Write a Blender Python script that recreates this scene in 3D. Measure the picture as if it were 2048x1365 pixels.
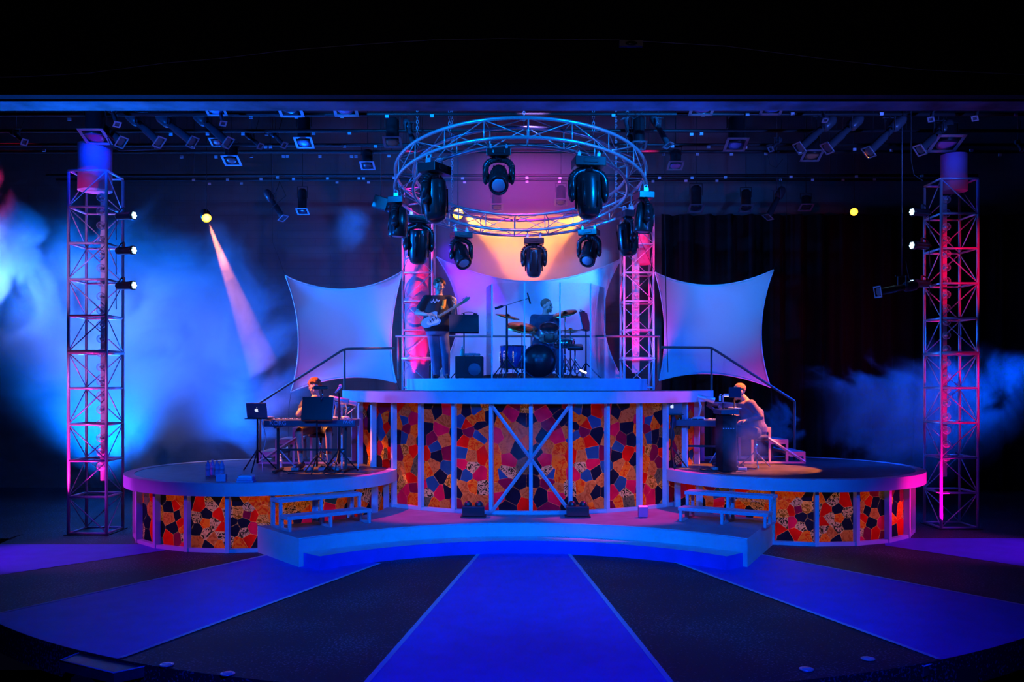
import bpy, bmesh, math, random
from mathutils import Vector, Matrix, noise
random.seed(7)
V = Vector
PI = math.pi
scene = bpy.context.scene
for o in list(bpy.data.objects): bpy.data.objects.remove(o)

# ------------------------------------------------------------------ camera
F = 1800.0; CH = 2.15; CX = 1024.0; HY = 768.0
cam_d = bpy.data.cameras.new('camera'); cam = bpy.data.objects.new('camera', cam_d)
scene.collection.objects.link(cam); scene.camera = cam
cam.location = (0, 0, CH); cam.rotation_euler = (PI/2, 0, 0)
cam_d.sensor_width = 36; cam_d.lens = 36*F/2048
cam_d.shift_y = (HY-682.5)/2048; cam_d.clip_end = 80
def P(px, py, y): return V(((px-CX)*y/F, y, CH-(py-HY)*y/F))
def PZ(px, py, z):                      # where the pixel's ray meets the height z
    y = F*(CH-z)/(py-HY); return P(px, py, y)

# ------------------------------------------------------------------ world, exposure
w = bpy.data.worlds.new('world'); scene.world = w; w.use_nodes = True
w.node_tree.nodes['Background'].inputs[0].default_value = (0.010, 0.012, 0.05, 1)
w.node_tree.nodes['Background'].inputs[1].default_value = 0.06
vs = scene.view_settings
vs.view_transform = 'Standard'; vs.look = 'None'; vs.exposure = 0.0; vs.gamma = 1; vs.use_curve_mapping = False
cy = scene.cycles
cy.use_denoising = True; cy.max_bounces = 5; cy.diffuse_bounces = 2; cy.glossy_bounces = 3
cy.transmission_bounces = 4; cy.transparent_max_bounces = 16; cy.volume_bounces = 0
cy.volume_max_steps = 96; cy.volume_step_rate = 1.0
cy.caustics_reflective = False; cy.caustics_refractive = False
cy.sample_clamp_indirect = 4; cy.sample_clamp_direct = 0

# ------------------------------------------------------------------ lights
AZ = (0.0, 0.16, 1.0); BL = (0.0, 0.02, 1.0); MG = (1.0, 0.0, 0.28); PK = (1.0, 0.02, 0.55)
PU = (0.55, 0.03, 1.0); OR = (1.0, 0.28, 0.02); AM = (1.0, 0.42, 0.05); RD = (1.0, 0.0, 0.08); WB = (0.55, 0.75, 1.0)
def aim(o, tgt):
    d = V(tgt)-o.location; o.rotation_euler = d.to_track_quat('-Z', 'Y').to_euler()
def spot(name, loc, tgt, col, power, deg, blend=.4, rad=.08):
    d = bpy.data.lights.new(name, 'SPOT'); d.color = col; d.energy = power
    d.spot_size = math.radians(deg); d.spot_blend = blend; d.shadow_soft_size = rad
    o = bpy.data.objects.new(name, d); scene.collection.objects.link(o); o.location = loc; aim(o, tgt); return o
def point(name, loc, col, power, rad=.1):
    d = bpy.data.lights.new(name, 'POINT'); d.color = col; d.energy = power; d.shadow_soft_size = rad
    o = bpy.data.objects.new(name, d); scene.collection.objects.link(o); o.location = loc; return o
def area(name, loc, tgt, col, power, sx, sy):
    d = bpy.data.lights.new(name, 'AREA'); d.color = col; d.energy = power; d.shape = 'RECTANGLE'; d.size = sx; d.size_y = sy
    o = bpy.data.objects.new(name, d); scene.collection.objects.link(o); o.location = loc; aim(o, tgt); return o
AX = 0.26                                # the set's axis
# front of house wash on deck, steps and platform rims
spot('front_wash', (-3.5, 2.2, 4.4), (-.6, 11.5, .6), AZ, 3000, 44, .8, .2)
spot('front_wash', (3.8, 2.2, 4.4), (1.2, 11.5, .6), AZ, 3000, 44, .8, .2)
spot('front_wash', (0.2, 1.5, 5.5), (0.2, 8.8, 0), BL, 3000, 68, .8, .2)
spot('rim_wash', (.2, 9.3, 5.6), (.4, 12.8, 1.9), AZ, 420, 62, .8, .1)
# sails
spot('sail_wash', (-2.6, 9.4, 6.0), P(690, 575, 15.9), (.03, .25, 1.0), 1150, 20, 1, .1)
spot('sail_wash', (3.2, 9.4, 6.0), P(1450, 585, 15.9), (.0, .25, 1.0), 1500, 21, 1, .1)
spot('sail_uplight', (-3.35, 15.5, 1.55), (-3.3, 15.9, 2.5), PK, 18, 90, .9, .1)
spot('sail_uplight', (-2.7, 15.62, 1.4), (-2.4, 15.9, 2.5), PK, 16, 90, .9, .1)
spot('sail_uplight', (4.3, 15.55, 1.55), (4.2, 15.9, 2.5), PK, 22, 90, .9, .1)
spot('sail_uplight', (3.4, 15.6, 1.5), (3.1, 15.9, 2.5), PK, 14, 90, .9, .1)
# fog lights, far left, behind the left tower
spot('fog_light', (-11.4, 15.2, 4.2), (-3, 15.9, 3.5), (0.0, .14, 1.0), 15000, 44, .8, .3)
spot('fog_light', (-10.9, 14.4, 5.4), (-8.6, 15.2, 3.9), (0.42, .46, 1.0), 3600, 42, .9, .3)
spot('fog_light', (-8.0, 18.3, .3), (-7.4, 15.6, 3.9), (0.0, .13, 1.0), 5200, 74, .8, .3)  # this and the next: added spots hidden upstage, brightening the fog across
spot('fog_light', (-4.9, 18.3, .3), (-5.0, 15.8, 3.7), (0.0, .10, 1.0), 3400, 78, .9, .3)
spot('fog_light_red', (-7.2, 14.3, 7.4), (-8.6, 14.5, 5.4), (1, 0, .04), 2200, 28, .8, .2)
spot('tower_top_light', P(194, 272, 12.5), P(190, 345, 13.1), BL, 45, 90, .8, .04)
spot('tower_top_light', P(1905, 288, 13.0), P(1908, 345, 13.5), BL, 7, 90, .8, .04)
# right side fog lights
spot('fog_light', (10.5, 15.3, 3.6), (5.5, 15.3, 1.6), (0.0, .07, 1.0), 5000, 50, .8, .3)
spot('fog_light', (5.4, 9.6, 5.6), P(1500, 880, 12.6), (0.03, .1, 1.0), 2400, 10, .8, .1)
# magenta side light on the platforms
spot('side_light', (8.2, 10.5, .9), (5.3, 12.7, .7), MG, 800, 24, .7, .06)
spot('side_light', (-8.2, 10.8, 1.3), (-5.0, 12.7, .7), PU, 500, 26, .7, .06)
spot('deck_pink', (4.2, 13.4, 6.2), (1.5, 12.5, .34), MG, 1900, 20, .5, .04)
spot('deck_pink', (-3.6, 13.4, 6.2), (-1.2, 12.6, .34), MG, 1500, 19, .5, .04)
spot('floor_purple', (-8.6, 10.0, 2.6), (-5.6, 11.4, 0), PU, 700, 40, .8, .1)
spot('floor_purple', (9.0, 10.2, 2.6), (6.2, 11.8, 0), PU, 700, 40, .8, .1)
spot('left_glow', P(745, 415, 16.3), P(690, 470, 16.9), (0, .12, 1), 160, 80, .9, .05)
spot('header_spill', (0, 1.0, 3.5), (0, 8.5, 6.3), (1, .8, .8), 26, 100, 1, .1)  # added faint fill so the dark header and its cable show
# outer towers from the side
spot('tower_uplight', (-5.95, 12.9, .12), (-6.05, 12.95, 4), (1, .02, .5), 420, 22, .8, .03)
spot('tower_uplight', (-6.3, 12.6, .12), (-6.1, 12.9, 4), (1, .02, .5), 160, 30, .8, .03)
spot('tower_uplight', (6.35, 13.3, .12), (6.45, 13.5, 4), (1, .0, .3), 420, 24, .8, .03)
spot('tower_pink', (7.2, 11.4, 4.0), (6.8, 13.5, 3.9), RD, 170, 42, .8, .05)
spot('tower_pink', (7.2, 11.4, 1.9), (6.8, 13.5, 2.0), (1, 0, .2), 130, 42, .8, .05)
spot('tower_front', (-6.9, 10.6, 1.6), (-6.3, 12.9, 1.9), (.75, .2, 1), 130, 40, .8, .05)
spot('tower_front', (-6.9, 10.6, 3.7), (-6.3, 12.9, 3.9), (.6, .25, 1), 150, 40, .8, .05)
# centre towers: spots added overhead, on the deck and inside to fill them pink
for tx in (-1.67, 2.28):
    spot('tower_glow', (tx, 14.3, 6.6), (tx, 16.5, 4.3), (1, 0, .16), 700, 20, .8, .05)
    spot('tower_glow', (tx, 14.3, 6.6), (tx, 16.5, 3.0), (1, 0, .3), 700, 12, .6, .05)
    spot('tower_uplight', (tx, 15.35, 2.27), (tx, 16.4, 3.5), (1, 0, .24), 75, 74, .8, .03)
    spot('tower_uplight', (tx-.12, 16.22, 2.25), (tx, 16.55, 4.6), (1, 0, .22), 110, 30, .8, .03)
    spot('tower_uplight', (tx+.12, 16.22, 2.25), (tx, 16.55, 4.6), (1, 0, .22), 110, 30, .8, .03)
# back wall and the beams behind the ring
spot('amber_beam', P(930, 434, 16.45), P(1075, 505, 18.6), (1, .30, .02), 3000, 40, .35, .04)
spot('amber_beam', P(1166, 434, 16.45), P(1030, 505, 18.6), (1, .30, .02), 3000, 40, .35, .04)
spot('wall_wash', P(1055, 560, 17.9), P(1055, 440, 18.6), (1.0, .03, .45), 120, 130, 1, .2)
spot('wall_wash', (.3, 13.0, 7.6), P(1055, 470, 18.6), (.8, .03, .6), 2600, 36, 1, .3)
spot('blue_beam', P(858, 478, 15.5), P(950, 545, 17.2), (.10, 0, 1), 1000, 40, .7, .04)
spot('blue_beam', P(1245, 480, 15.5), P(1150, 560, 17.2), (.0, .2, 1), 1000, 34, .7, .04)
spot('sail_centre', (.3, 12.6, 6.2), P(1055, 650, 17.3), (.42, .22, 1.0), 420, 34, .9, .2)
# ring truss
spot('ring_key', (-3.5, 9.0, 6.6), (-.8, 13.6, 5.4), (0, .2, 1), 2000, 44, .8, .1)
spot('ring_key', (4.2, 9.0, 6.6), (1.2, 13.6, 5.4), (0, .2, 1), 2600, 44, .8, .1)
# pipes and lanterns overhead, and the beam
spot('grid_wash', (-6.5, 9.6, 4.6), (-3.5, 13.5, 6.3), (0, .12, 1), 900, 70, .9, .1)
spot('grid_wash', (7.0, 9.6, 4.6), (4.2, 13.5, 6.3), (.05, .14, 1), 900, 70, .9, .1)
spot('beam_wash', (-5.0, 10.6, 3.2), (-4.5, 9, 4.95), (0, .12, 1), 420, 110, .9, .1)
spot('beam_wash', (1.5, 10.6, 3.2), (1.5, 9, 4.95), (0, .08, 1), 220, 120, .9, .1)
# players
spot('player_amber', (-5.4, 12.75, 5.4), P(612, 850, 13.2), (1, .22, .015), 4600, 18, .2, .04)
spot('player_amber', (5.3, 13.15, 5.9), P(1520, 895, 13.3), (1, .20, .01), 7500, 21, .08, .03)
spot('player_amber', (.6, 16.0, 5.2), P(885, 640, 15.6), (1, .35, .1), 600, 26, .4, .04)
spot('player_key', (-1.0, 9.5, 5.6), P(880, 640, 15.6), (.75, .4, .9), 330, 8, .6, .05)

# ------------------------------------------------------------------ mesh helpers
C = scene.collection
class MB:
    def __init__(s): s.v = []; s.f = []; s.m = []; s.sm = []
    def add(s, vs, fs, mi=0, smooth=False):
        b = len(s.v); s.v += [tuple(v) for v in vs]
        for f in fs: s.f.append(tuple(b+i for i in f)); s.m.append(mi); s.sm.append(smooth)
        return s
    def box(s, c, size, rz=0, mi=0, R=None):
        c = V(c); hx, hy, hz = size[0]/2, size[1]/2, size[2]/2
        M = R if R is not None else Matrix.Rotation(rz, 3, 'Z')
        vs = [c+M@V((x, y, z)) for x in (-hx, hx) for y in (-hy, hy) for z in (-hz, hz)]
        return s.add(vs, [(0,1,3,2),(4,6,7,5),(0,4,5,1),(2,3,7,6),(0,2,6,4),(1,5,7,3)], mi)
    def cone(s, a, b, r0, r1=None, n=10, mi=0, cap=True, smooth=True, sq=1.0):
        a = V(a); b = V(b); r1 = r0 if r1 is None else r1; d = b-a
        if d.length < 1e-6: return s
        q = d.to_track_quat('Z', 'Y'); vs = []
        for p, r in ((a, r0), (b, r1)):
            for k in range(n):
                t = 2*PI*k/n; vs.append(p+q@V((r*math.cos(t), r*sq*math.sin(t), 0)))
        fs = [(k, (k+1) % n, n+(k+1) % n, n+k) for k in range(n)]
        s.add(vs, fs, mi, smooth)
        if cap:
            s.add(vs[:n], [tuple(range(n))[::-1]], mi); s.add(vs[n:], [tuple(range(n))], mi)
        return s
    def tube(s, pts, r, n=8, mi=0, closed=False, cap=True):
        pts = [V(p) for p in pts]; N = len(pts); rs = r if isinstance(r, (list, tuple)) else [r]*N
        vs = []; q = None
        for i, p in enumerate(pts):
            a = pts[(i-1) % N] if (closed or i > 0) else p; b = pts[(i+1) % N] if (closed or i < N-1) else p
            d = (b-a).normalized()
            if q is None: q = d.to_track_quat('Z', 'Y')
            else:
                z = q@V((0, 0, 1)); q = z.rotation_difference(d)@q
            for k in range(n):
                t = 2*PI*k/n; vs.append(p+q@V((rs[i]*math.cos(t), rs[i]*math.sin(t), 0)))
        fs = []
        for i in range(N if closed else N-1):
            j = (i+1) % N
            for k in range(n): fs.append((i*n+k, i*n+(k+1) % n, j*n+(k+1) % n, j*n+k))
        s.add(vs, fs, mi, True)
        if cap and not closed: s.add(vs[:n], [tuple(range(n))[::-1]], mi); s.add(vs[-n:], [tuple(range(n))], mi)
        return s
    def lathe(s, c, prof, n=24, mi=0, q=None, sx=1, sy=1):      # prof = (r, z) list about the axis through c
        c = V(c); q = q if q is not None else Matrix.Identity(3); vs = []
        for r, z in prof:
            for k in range(n):
                t = 2*PI*k/n; vs.append(c+q@V((r*sx*math.cos(t), r*sy*math.sin(t), z)))
        fs = []
        for i in range(len(prof)-1):
            for k in range(n): fs.append((i*n+k, i*n+(k+1) % n, (i+1)*n+(k+1) % n, (i+1)*n+k))
        s.add(vs, fs, mi, True)
        if prof[0][0] > 1e-5: s.add(vs[:n], [tuple(range(n))[::-1]], mi)
        if prof[-1][0] > 1e-5: s.add(vs[-n:], [tuple(range(n))], mi)
        return s
    def ball(s, c, r, n=12, mi=0, sc=(1, 1, 1), q=None):
        c = V(c); M = q if q is not None else Matrix.Identity(3); vs = []; m = max(6, n//2+2)
        for i in range(m+1):
            a = PI*i/m
            for k in range(n):
                t = 2*PI*k/n; vs.append(c+M@V((r*sc[0]*math.sin(a)*math.cos(t), r*sc[1]*math.sin(a)*math.sin(t), -r*sc[2]*math.cos(a))))
        fs = [(i*n+k, i*n+(k+1) % n, (i+1)*n+(k+1) % n, (i+1)*n+k) for i in range(m) for k in range(n)]
        return s.add(vs, fs, mi, True)
    def cap(s, a, b, r0, r1, n=10, mi=0):                        # tapered limb with round ends
        s.cone(a, b, r0, r1, n, mi); s.ball(a, r0, n, mi); s.ball(b, r1, n, mi); return s
    def prism(s, poly, z0, z1, mi=0, M=None, c=(0, 0, 0)):       # convex or simple polygon, extruded in z
        n = len(poly); M = M if M is not None else Matrix.Identity(3); c = V(c)
        vs = [c+M@V((x, y, z0)) for x, y in poly]+[c+M@V((x, y, z1)) for x, y in poly]
        fs = [tuple(range(n))[::-1], tuple(range(n, 2*n))]+[(k, (k+1) % n, n+(k+1) % n, n+k) for k in range(n)]
        return s.add(vs, fs, mi)
    def build(s, name, mat, parent=None, off=None, bevel=0, fix=True):
        me = bpy.data.meshes.new(name)
        o3 = V(off) if off is not None else V((0, 0, 0))
        me.from_pydata([tuple(V(v)-o3) for v in s.v], [], s.f)
        for m in (mat if isinstance(mat, (list, tuple)) else [mat]): me.materials.append(m)
        me.polygons.foreach_set('material_index', s.m); me.polygons.foreach_set('use_smooth', s.sm)
        if fix:
            bm = bmesh.new(); bm.from_mesh(me); bmesh.ops.remove_doubles(bm, verts=bm.verts, dist=1e-5)
            bmesh.ops.recalc_face_normals(bm, faces=bm.faces); bm.to_mesh(me); bm.free()
        me.update()
        o = bpy.data.objects.new(name, me); C.objects.link(o)
        if parent is not None: o.parent = parent
        if bevel:
            b = o.modifiers.new('bevel', 'BEVEL'); b.width = bevel; b.segments = 2; b.limit_method = 'ANGLE'
        return o
def tag(o, label=None, cat=None, group=None, kind=None):
    if label: o['label'] = label
    if cat: o['category'] = cat
    if group: o['group'] = group
    if kind: o['kind'] = kind
    return o
def thing(name, loc, label, cat, group=None, rz=0):
    o = bpy.data.objects.new(name, None); C.objects.link(o); o.location = loc; o.rotation_euler = (0, 0, rz)
    o.empty_display_size = .1
    return tag(o, label, cat, group)
def copy_tree(o, parent=None):
    c = o.copy(); C.objects.link(c); c.parent = parent
    for ch in [x for x in C.objects if x.parent == o]: copy_tree(ch, c)
    return c

# ------------------------------------------------------------------ materials
MATS = {}
def mat(name, col, rough=.6, metal=0, bump=0, bscale=40, var=0, vscale=8, emit=None, es=0, spec=.5, coat=0):
    m = bpy.data.materials.new(name); m.use_nodes = True; nt = m.node_tree; b = nt.nodes['Principled BSDF']
    b.inputs['Base Color'].default_value = (*col, 1); b.inputs['Roughness'].default_value = rough
    b.inputs['Metallic'].default_value = metal; b.inputs['Specular IOR Level'].default_value = spec
    b.inputs['Coat Weight'].default_value = coat
    if emit: b.inputs['Emission Color'].default_value = (*emit, 1); b.inputs['Emission Strength'].default_value = es
    tc = nt.nodes.new('ShaderNodeTexCoord')
    if var:
        nz = nt.nodes.new('ShaderNodeTexNoise'); nz.inputs['Scale'].default_value = vscale; nz.inputs['Detail'].default_value = 5
        mp = nt.nodes.new('ShaderNodeMapRange'); mp.inputs[1].default_value = .3; mp.inputs[2].default_value = .7
        mp.inputs[3].default_value = 1-var; mp.inputs[4].default_value = 1+var
        mx = nt.nodes.new('ShaderNodeMix'); mx.data_type = 'RGBA'; mx.blend_type = 'MULTIPLY'; mx.inputs[0].default_value = 1
        mx.inputs[6].default_value = (*col, 1)
        nt.links.new(tc.outputs['Object'], nz.inputs['Vector']); nt.links.new(nz.outputs[0], mp.inputs[0])
        nt.links.new(mp.outputs[0], mx.inputs[7]); nt.links.new(mx.outputs[2], b.inputs['Base Color'])
    if bump:
        nb = nt.nodes.new('ShaderNodeTexNoise'); nb.inputs['Scale'].default_value = bscale; nb.inputs['Detail'].default_value = 3
        bp = nt.nodes.new('ShaderNodeBump'); bp.inputs['Strength'].default_value = bump; bp.inputs['Distance'].default_value = .01
        nt.links.new(tc.outputs['Object'], nb.inputs['Vector']); nt.links.new(nb.outputs[0], bp.inputs['Height'])
        nt.links.new(bp.outputs[0], b.inputs['Normal'])
    MATS[name] = m; return m
def glassy(name, tint=(1, 1, 1), gl=.12, rough=.03):
    m = bpy.data.materials.new(name); m.use_nodes = True; nt = m.node_tree; nt.nodes.clear()
    out = nt.nodes.new('ShaderNodeOutputMaterial'); mx = nt.nodes.new('ShaderNodeMixShader')
    t = nt.nodes.new('ShaderNodeBsdfTransparent'); g = nt.nodes.new('ShaderNodeBsdfGlossy'); g.inputs['Roughness'].default_value = rough
    t.inputs[0].default_value = (*tint, 1); lw = nt.nodes.new('ShaderNodeLayerWeight'); lw.inputs[0].default_value = .35
    mp = nt.nodes.new('ShaderNodeMapRange'); mp.inputs[3].default_value = gl*.3; mp.inputs[4].default_value = min(1, gl*5)
    nt.links.new(lw.outputs['Facing'], mp.inputs[0]); nt.links.new(mp.outputs[0], mx.inputs[0])
    nt.links.new(t.outputs[0], mx.inputs[1]); nt.links.new(g.outputs[0], mx.inputs[2]); nt.links.new(mx.outputs[0], out.inputs[0])
    return m
M_grey = mat('painted_grey', (.55, .55, .57), .55, bump=.05, var=.08, vscale=3)
M_greyd = mat('painted_grey_dark', (.30, .30, .32), .5, bump=.05)
M_deck = mat('deck_black', (.07, .065, .07), .42, bump=.15, bscale=60, var=.4, vscale=5)
M_deckp = mat('deck_purple_grey', (.26, .24, .27), .6, bump=.15, bscale=60, var=.15, vscale=4)
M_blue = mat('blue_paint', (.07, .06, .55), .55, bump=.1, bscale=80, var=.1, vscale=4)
M_tape = mat('tape', (.55, .5, .6), .6)
M_black = mat('black_paint', (.012, .012, .013), .5)
M_void = mat('black_drape', (.004, .004, .005), .95, bump=.3, bscale=6)
M_steel = mat('steel_tube', (.78, .78, .82), .35, metal=.35)
M_alu = mat('aluminium', (.72, .74, .78), .28, metal=.6)
M_chrome = mat('chrome', (.8, .8, .82), .12, metal=1)
M_rail = mat('rail_wood', (.34, .2, .17), .5)
M_plastic = mat('black_plastic', (.02, .02, .022), .28, spec=.6, coat=.3)
M_matte = mat('black_matte', (.018, .018, .02), .7)
M_tagw = mat('white_tag', (.85, .85, .85), .6)
M_frame = mat('gel_frame', (.35, .3, .34), .45, metal=.3)
M_sail = mat('white_sail_cloth', (.80, .80, .82), .85, bump=.25, bscale=160)
M_acr = glassy('acrylic')

# ------------------------------------------------------------------ the setting
def plane_mat(name, c1, c2, kind):
    m = bpy.data.materials.new(name); m.use_nodes = True; nt = m.node_tree; b = nt.nodes['Principled BSDF']
    b.inputs['Roughness'].default_value = .85
    tc = nt.nodes.new('ShaderNodeTexCoord'); mp = nt.nodes.new('ShaderNodeMapping'); nt.links.new(tc.outputs['Object'], mp.inputs[0])
    if kind == 'brick':
        mp.inputs['Rotation'].default_value = (PI/2, 0, 0)
        t = nt.nodes.new('ShaderNodeTexBrick'); t.inputs['Scale'].default_value = 1.6; t.inputs['Mortar Size'].default_value = .012
        t.inputs['Color1'].default_value = (*c1, 1); t.inputs['Color2'].default_value = (*c2, 1); t.inputs['Mortar'].default_value = (.10, .09, .09, 1)
        nt.links.new(mp.outputs[0], t.inputs['Vector']); nt.links.new(t.outputs[0], b.inputs['Base Color'])
        bp = nt.nodes.new('ShaderNodeBump'); bp.inputs['Strength'].default_value = .08
        nt.links.new(t.outputs[1], bp.inputs['Height']); nt.links.new(bp.outputs[0], b.inputs['Normal'])
    else:                                   # speckled, scuffed stage paint
        t = nt.nodes.new('ShaderNodeTexNoise'); t.inputs['Scale'].default_value = 48; t.inputs['Detail'].default_value = 4
        t2 = nt.nodes.new('ShaderNodeTexNoise'); t2.inputs['Scale'].default_value = 1.1; t2.inputs['Detail'].default_value = 4
        r = nt.nodes.new('ShaderNodeValToRGB'); r.color_ramp.elements[0].position = .585; r.color_ramp.elements[1].position = .66
        r.color_ramp.elements[0].color = (*c1, 1); r.color_ramp.elements[1].color = (*c2, 1)
        ad = nt.nodes.new('ShaderNodeMath'); ad.operation = 'MULTIPLY_ADD'; ad.inputs[1].default_value = .35; 
        nt.links.new(tc.outputs['Object'], t.inputs['Vector']); nt.links.new(tc.outputs['Object'], t2.inputs['Vector'])
        nt.links.new(t2.outputs[0], ad.inputs[0]); nt.links.new(t.outputs[0], ad.inputs[2])
        sb = nt.nodes.new('ShaderNodeMath'); sb.operation = 'SUBTRACT'; sb.inputs[1].default_value = .165
        nt.links.new(ad.outputs[0], sb.inputs[0]); nt.links.new(sb.outputs[0], r.inputs[0]); nt.links.new(r.outputs[0], b.inputs['Base Color'])
        b.inputs['Roughness'].default_value = .6
    return m
M_floor = plane_mat('stage_floor_black', (.017, .016, .022), (.16, .16, .18), 'speck')
M_brick = plane_mat('brick_wall', (.125, .11, .11), (.115, .10, .10), 'brick')
FC = V((.15, 13.4)); FR = 7.15
# stage floor: a round front edge, blue wedges and pale tape lines painted on it
fl = MB(); NA = 90; arc = [(FC.x+FR*math.sin(-PI/2+PI*k/NA), FC.y-FR*math.cos(-PI/2+PI*k/NA)) for k in range(NA+1)]
arc = [p for p in arc if p[1] <= 13.0]
poly = [(-14, 20), (-14, 12.03), (arc[0][0]-6, 12.03)] ; 
poly = arc+[(FC.x+FR, 12.5), (16, 12.5), (16, 20), (-14, 20), (-14, 12.5), (FC.x-FR, 12.5)]
fl.prism(poly, -.25, 0)
def clipc(a, b):                          # run from a through b to the circle's edge
    a = V(a); b = V(b); d = (b-a).normalized(); f = a-FC
    B = f.dot(d); q = B*B-(f.dot(f)-(FR-.002)**2); return a+d*(-B+math.sqrt(q))
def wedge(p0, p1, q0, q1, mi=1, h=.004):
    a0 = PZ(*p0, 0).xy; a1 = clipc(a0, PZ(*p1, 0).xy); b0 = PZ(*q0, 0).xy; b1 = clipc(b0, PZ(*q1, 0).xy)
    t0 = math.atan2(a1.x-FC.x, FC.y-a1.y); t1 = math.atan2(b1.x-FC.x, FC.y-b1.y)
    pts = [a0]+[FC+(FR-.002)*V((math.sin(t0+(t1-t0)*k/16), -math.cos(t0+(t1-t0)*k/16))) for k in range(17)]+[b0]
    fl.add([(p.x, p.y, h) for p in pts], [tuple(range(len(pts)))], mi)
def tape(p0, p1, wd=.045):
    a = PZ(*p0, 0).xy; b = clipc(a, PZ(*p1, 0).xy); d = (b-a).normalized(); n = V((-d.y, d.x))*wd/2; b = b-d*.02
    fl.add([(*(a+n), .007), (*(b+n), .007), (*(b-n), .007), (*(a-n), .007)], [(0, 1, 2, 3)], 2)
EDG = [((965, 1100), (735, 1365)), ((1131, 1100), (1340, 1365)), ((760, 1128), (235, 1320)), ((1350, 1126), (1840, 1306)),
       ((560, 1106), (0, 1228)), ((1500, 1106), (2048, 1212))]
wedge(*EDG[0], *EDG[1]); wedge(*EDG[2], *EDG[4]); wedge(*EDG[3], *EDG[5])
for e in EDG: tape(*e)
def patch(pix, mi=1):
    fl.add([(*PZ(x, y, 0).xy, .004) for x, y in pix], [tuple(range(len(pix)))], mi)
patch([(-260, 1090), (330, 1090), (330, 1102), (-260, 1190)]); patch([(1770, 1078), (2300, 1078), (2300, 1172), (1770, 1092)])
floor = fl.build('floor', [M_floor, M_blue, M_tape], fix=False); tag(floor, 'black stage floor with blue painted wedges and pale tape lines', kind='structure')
# recess cover lids near the front edge
for i, (px, py, lab) in enumerate([(333, 1331, 'small round metal floor lid, leftmost on the front edge of the stage'), (455, 1349, 'small round metal floor lid, second from left on the front edge'),
                   (1613, 1340, 'small round metal floor lid, left of the pair at the front right edge'), (1736, 1319, 'small round metal floor lid, rightmost on the front edge of the stage')]):
    p = PZ(px, py, .004); t = MB().lathe((0, 0, 0), [(.055, 0), (.055, .006), (.045, .009), (0, .009)], 20).box((0, 0, .011), (.07, .008, .006)).build('floor_pocket', M_alu)
    t.location = p; tag(t, lab, 'floor pocket', 'lids along the stage edge')
# pit below the stage edge
tag(MB().box((0, 4, -1.4), (30, 14, .1)).build('floor_2', M_void), kind='structure')
# landing boards that jut over the pit
for pix, lab in (([(120, 1322), (168, 1303), (285, 1330), (310, 1330), (228, 1347)], 'flat dark board with light edging jutting out at the front left stage edge'),
                 ([(1802, 1318), (1905, 1288), (1951, 1301), (1848, 1334)], 'flat dark board with light edging jutting out at the front right stage edge')):
    pts = [PZ(x, y, -.02) for x, y in pix]; c = sum(pts, V())/len(pts)
    t = thing('landing_board', (c.x, c.y, -.4), lab, 'board', 'landing boards')
    MB().prism([(p.x-c.x, p.y-c.y) for p in pts], .30, .379).build('board', M_deck, t)
    e = MB()
    for k in range(len(pts)):
        a, b = pts[k]-c, pts[(k+1) % len(pts)]-c; e.tube([(a.x, a.y, .382), (b.x, b.y, .382)], .006, 6)
    e.build('edging', M_tape, t); MB().box((0, 0, .15), (.5, .25, .3)).build('support', M_black, t)
tag(MB().box((0, 18.7, 3.9), (30, .2, 8.6)).build('wall_back', M_brick), kind='structure')
tag(MB().box((-13.4, 12, 3.9), (.2, 16, 8.6)).build('wall_left', M_void), kind='structure')
tag(MB().box((13.4, 12, 3.9), (.2, 16, 8.6)).build('wall_right', M_void), kind='structure')
tag(MB().box((0, 13, 8.3), (27, 12, .2)).build('ceiling', M_void), kind='structure')
# proscenium header and the blue-lit beam under it
y0 = 8.6; zb = CH+(HY-194)*y0/F
tag(MB().box((0, y0, zb+2.2), (22, .12, 4.4)).build('wall_front', M_void), kind='structure')
zb1 = CH+(HY-212.5)*(y0+.4)/F
bm = mat('dusty_beam', (.20, .21, .24), .7, bump=.4, bscale=14, var=.7, vscale=3.2)
bm.node_tree.nodes['Noise Texture'].inputs['Scale'].default_value = 2.4
tag(MB().box((0, y0+.4, zb1+.09), (22, .3, .18)).build('trim_1', bm), kind='structure')
pts = [P(x, y, 8.45) for x, y in ((-60, 156), (60, 153), (180, 146), (330, 126), (450, 116), (560, 102), (720, 89), (860, 80), (1000, 77), (1240, 80), (1450, 92), (1650, 118), (1850, 140), (2110, 152))]
cb = MB().tube(pts, .0035, 5).build('slack_cable', mat('cable_grey', (.4, .37, .38), .7)); tag(cb, 'thin slack cable looping across the dark header above the stage', 'cable')
t = thing('header_spotlight', P(1262, 88, 8.4), 'small lamp with a square pale frame alone on the dark header', 'stage light')
MB().box((0, 0, 0), (.22, .04, .055)).build('gel_frame', M_frame, t); MB().lathe((0, -.025, -.002), [(.055, -.003), (.055, .003), (0, .003)], 20, q=Matrix.Rotation(PI/2, 3, 'X'), sy=.4).build('lens', M_plastic, t)
# black drape, stage left, in front of the brick
dr = MB(); N = 260; x0, x1 = P(1322, 0, 18.1).x, 11.3; vs_ = []; fs_ = []
for i in range(N+1):
    x = x0+(x1-x0)*i/N; y = 18.1+.09*math.sin(x*14)+.04*math.sin(x*31+1)
    vs_ += [(x, y, .01), (x, y, 5.55)]
    if i: fs_.append((2*i-2, 2*i, 2*i+1, 2*i-1))
dr.add(vs_, fs_, 0, True); d = dr.build('drape', M_void, fix=False); sm = d.modifiers.new('s', 'SOLIDIFY'); sm.thickness = .012
tag(d, 'tall black pleated drape hanging upstage on the right', 'curtain')

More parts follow.
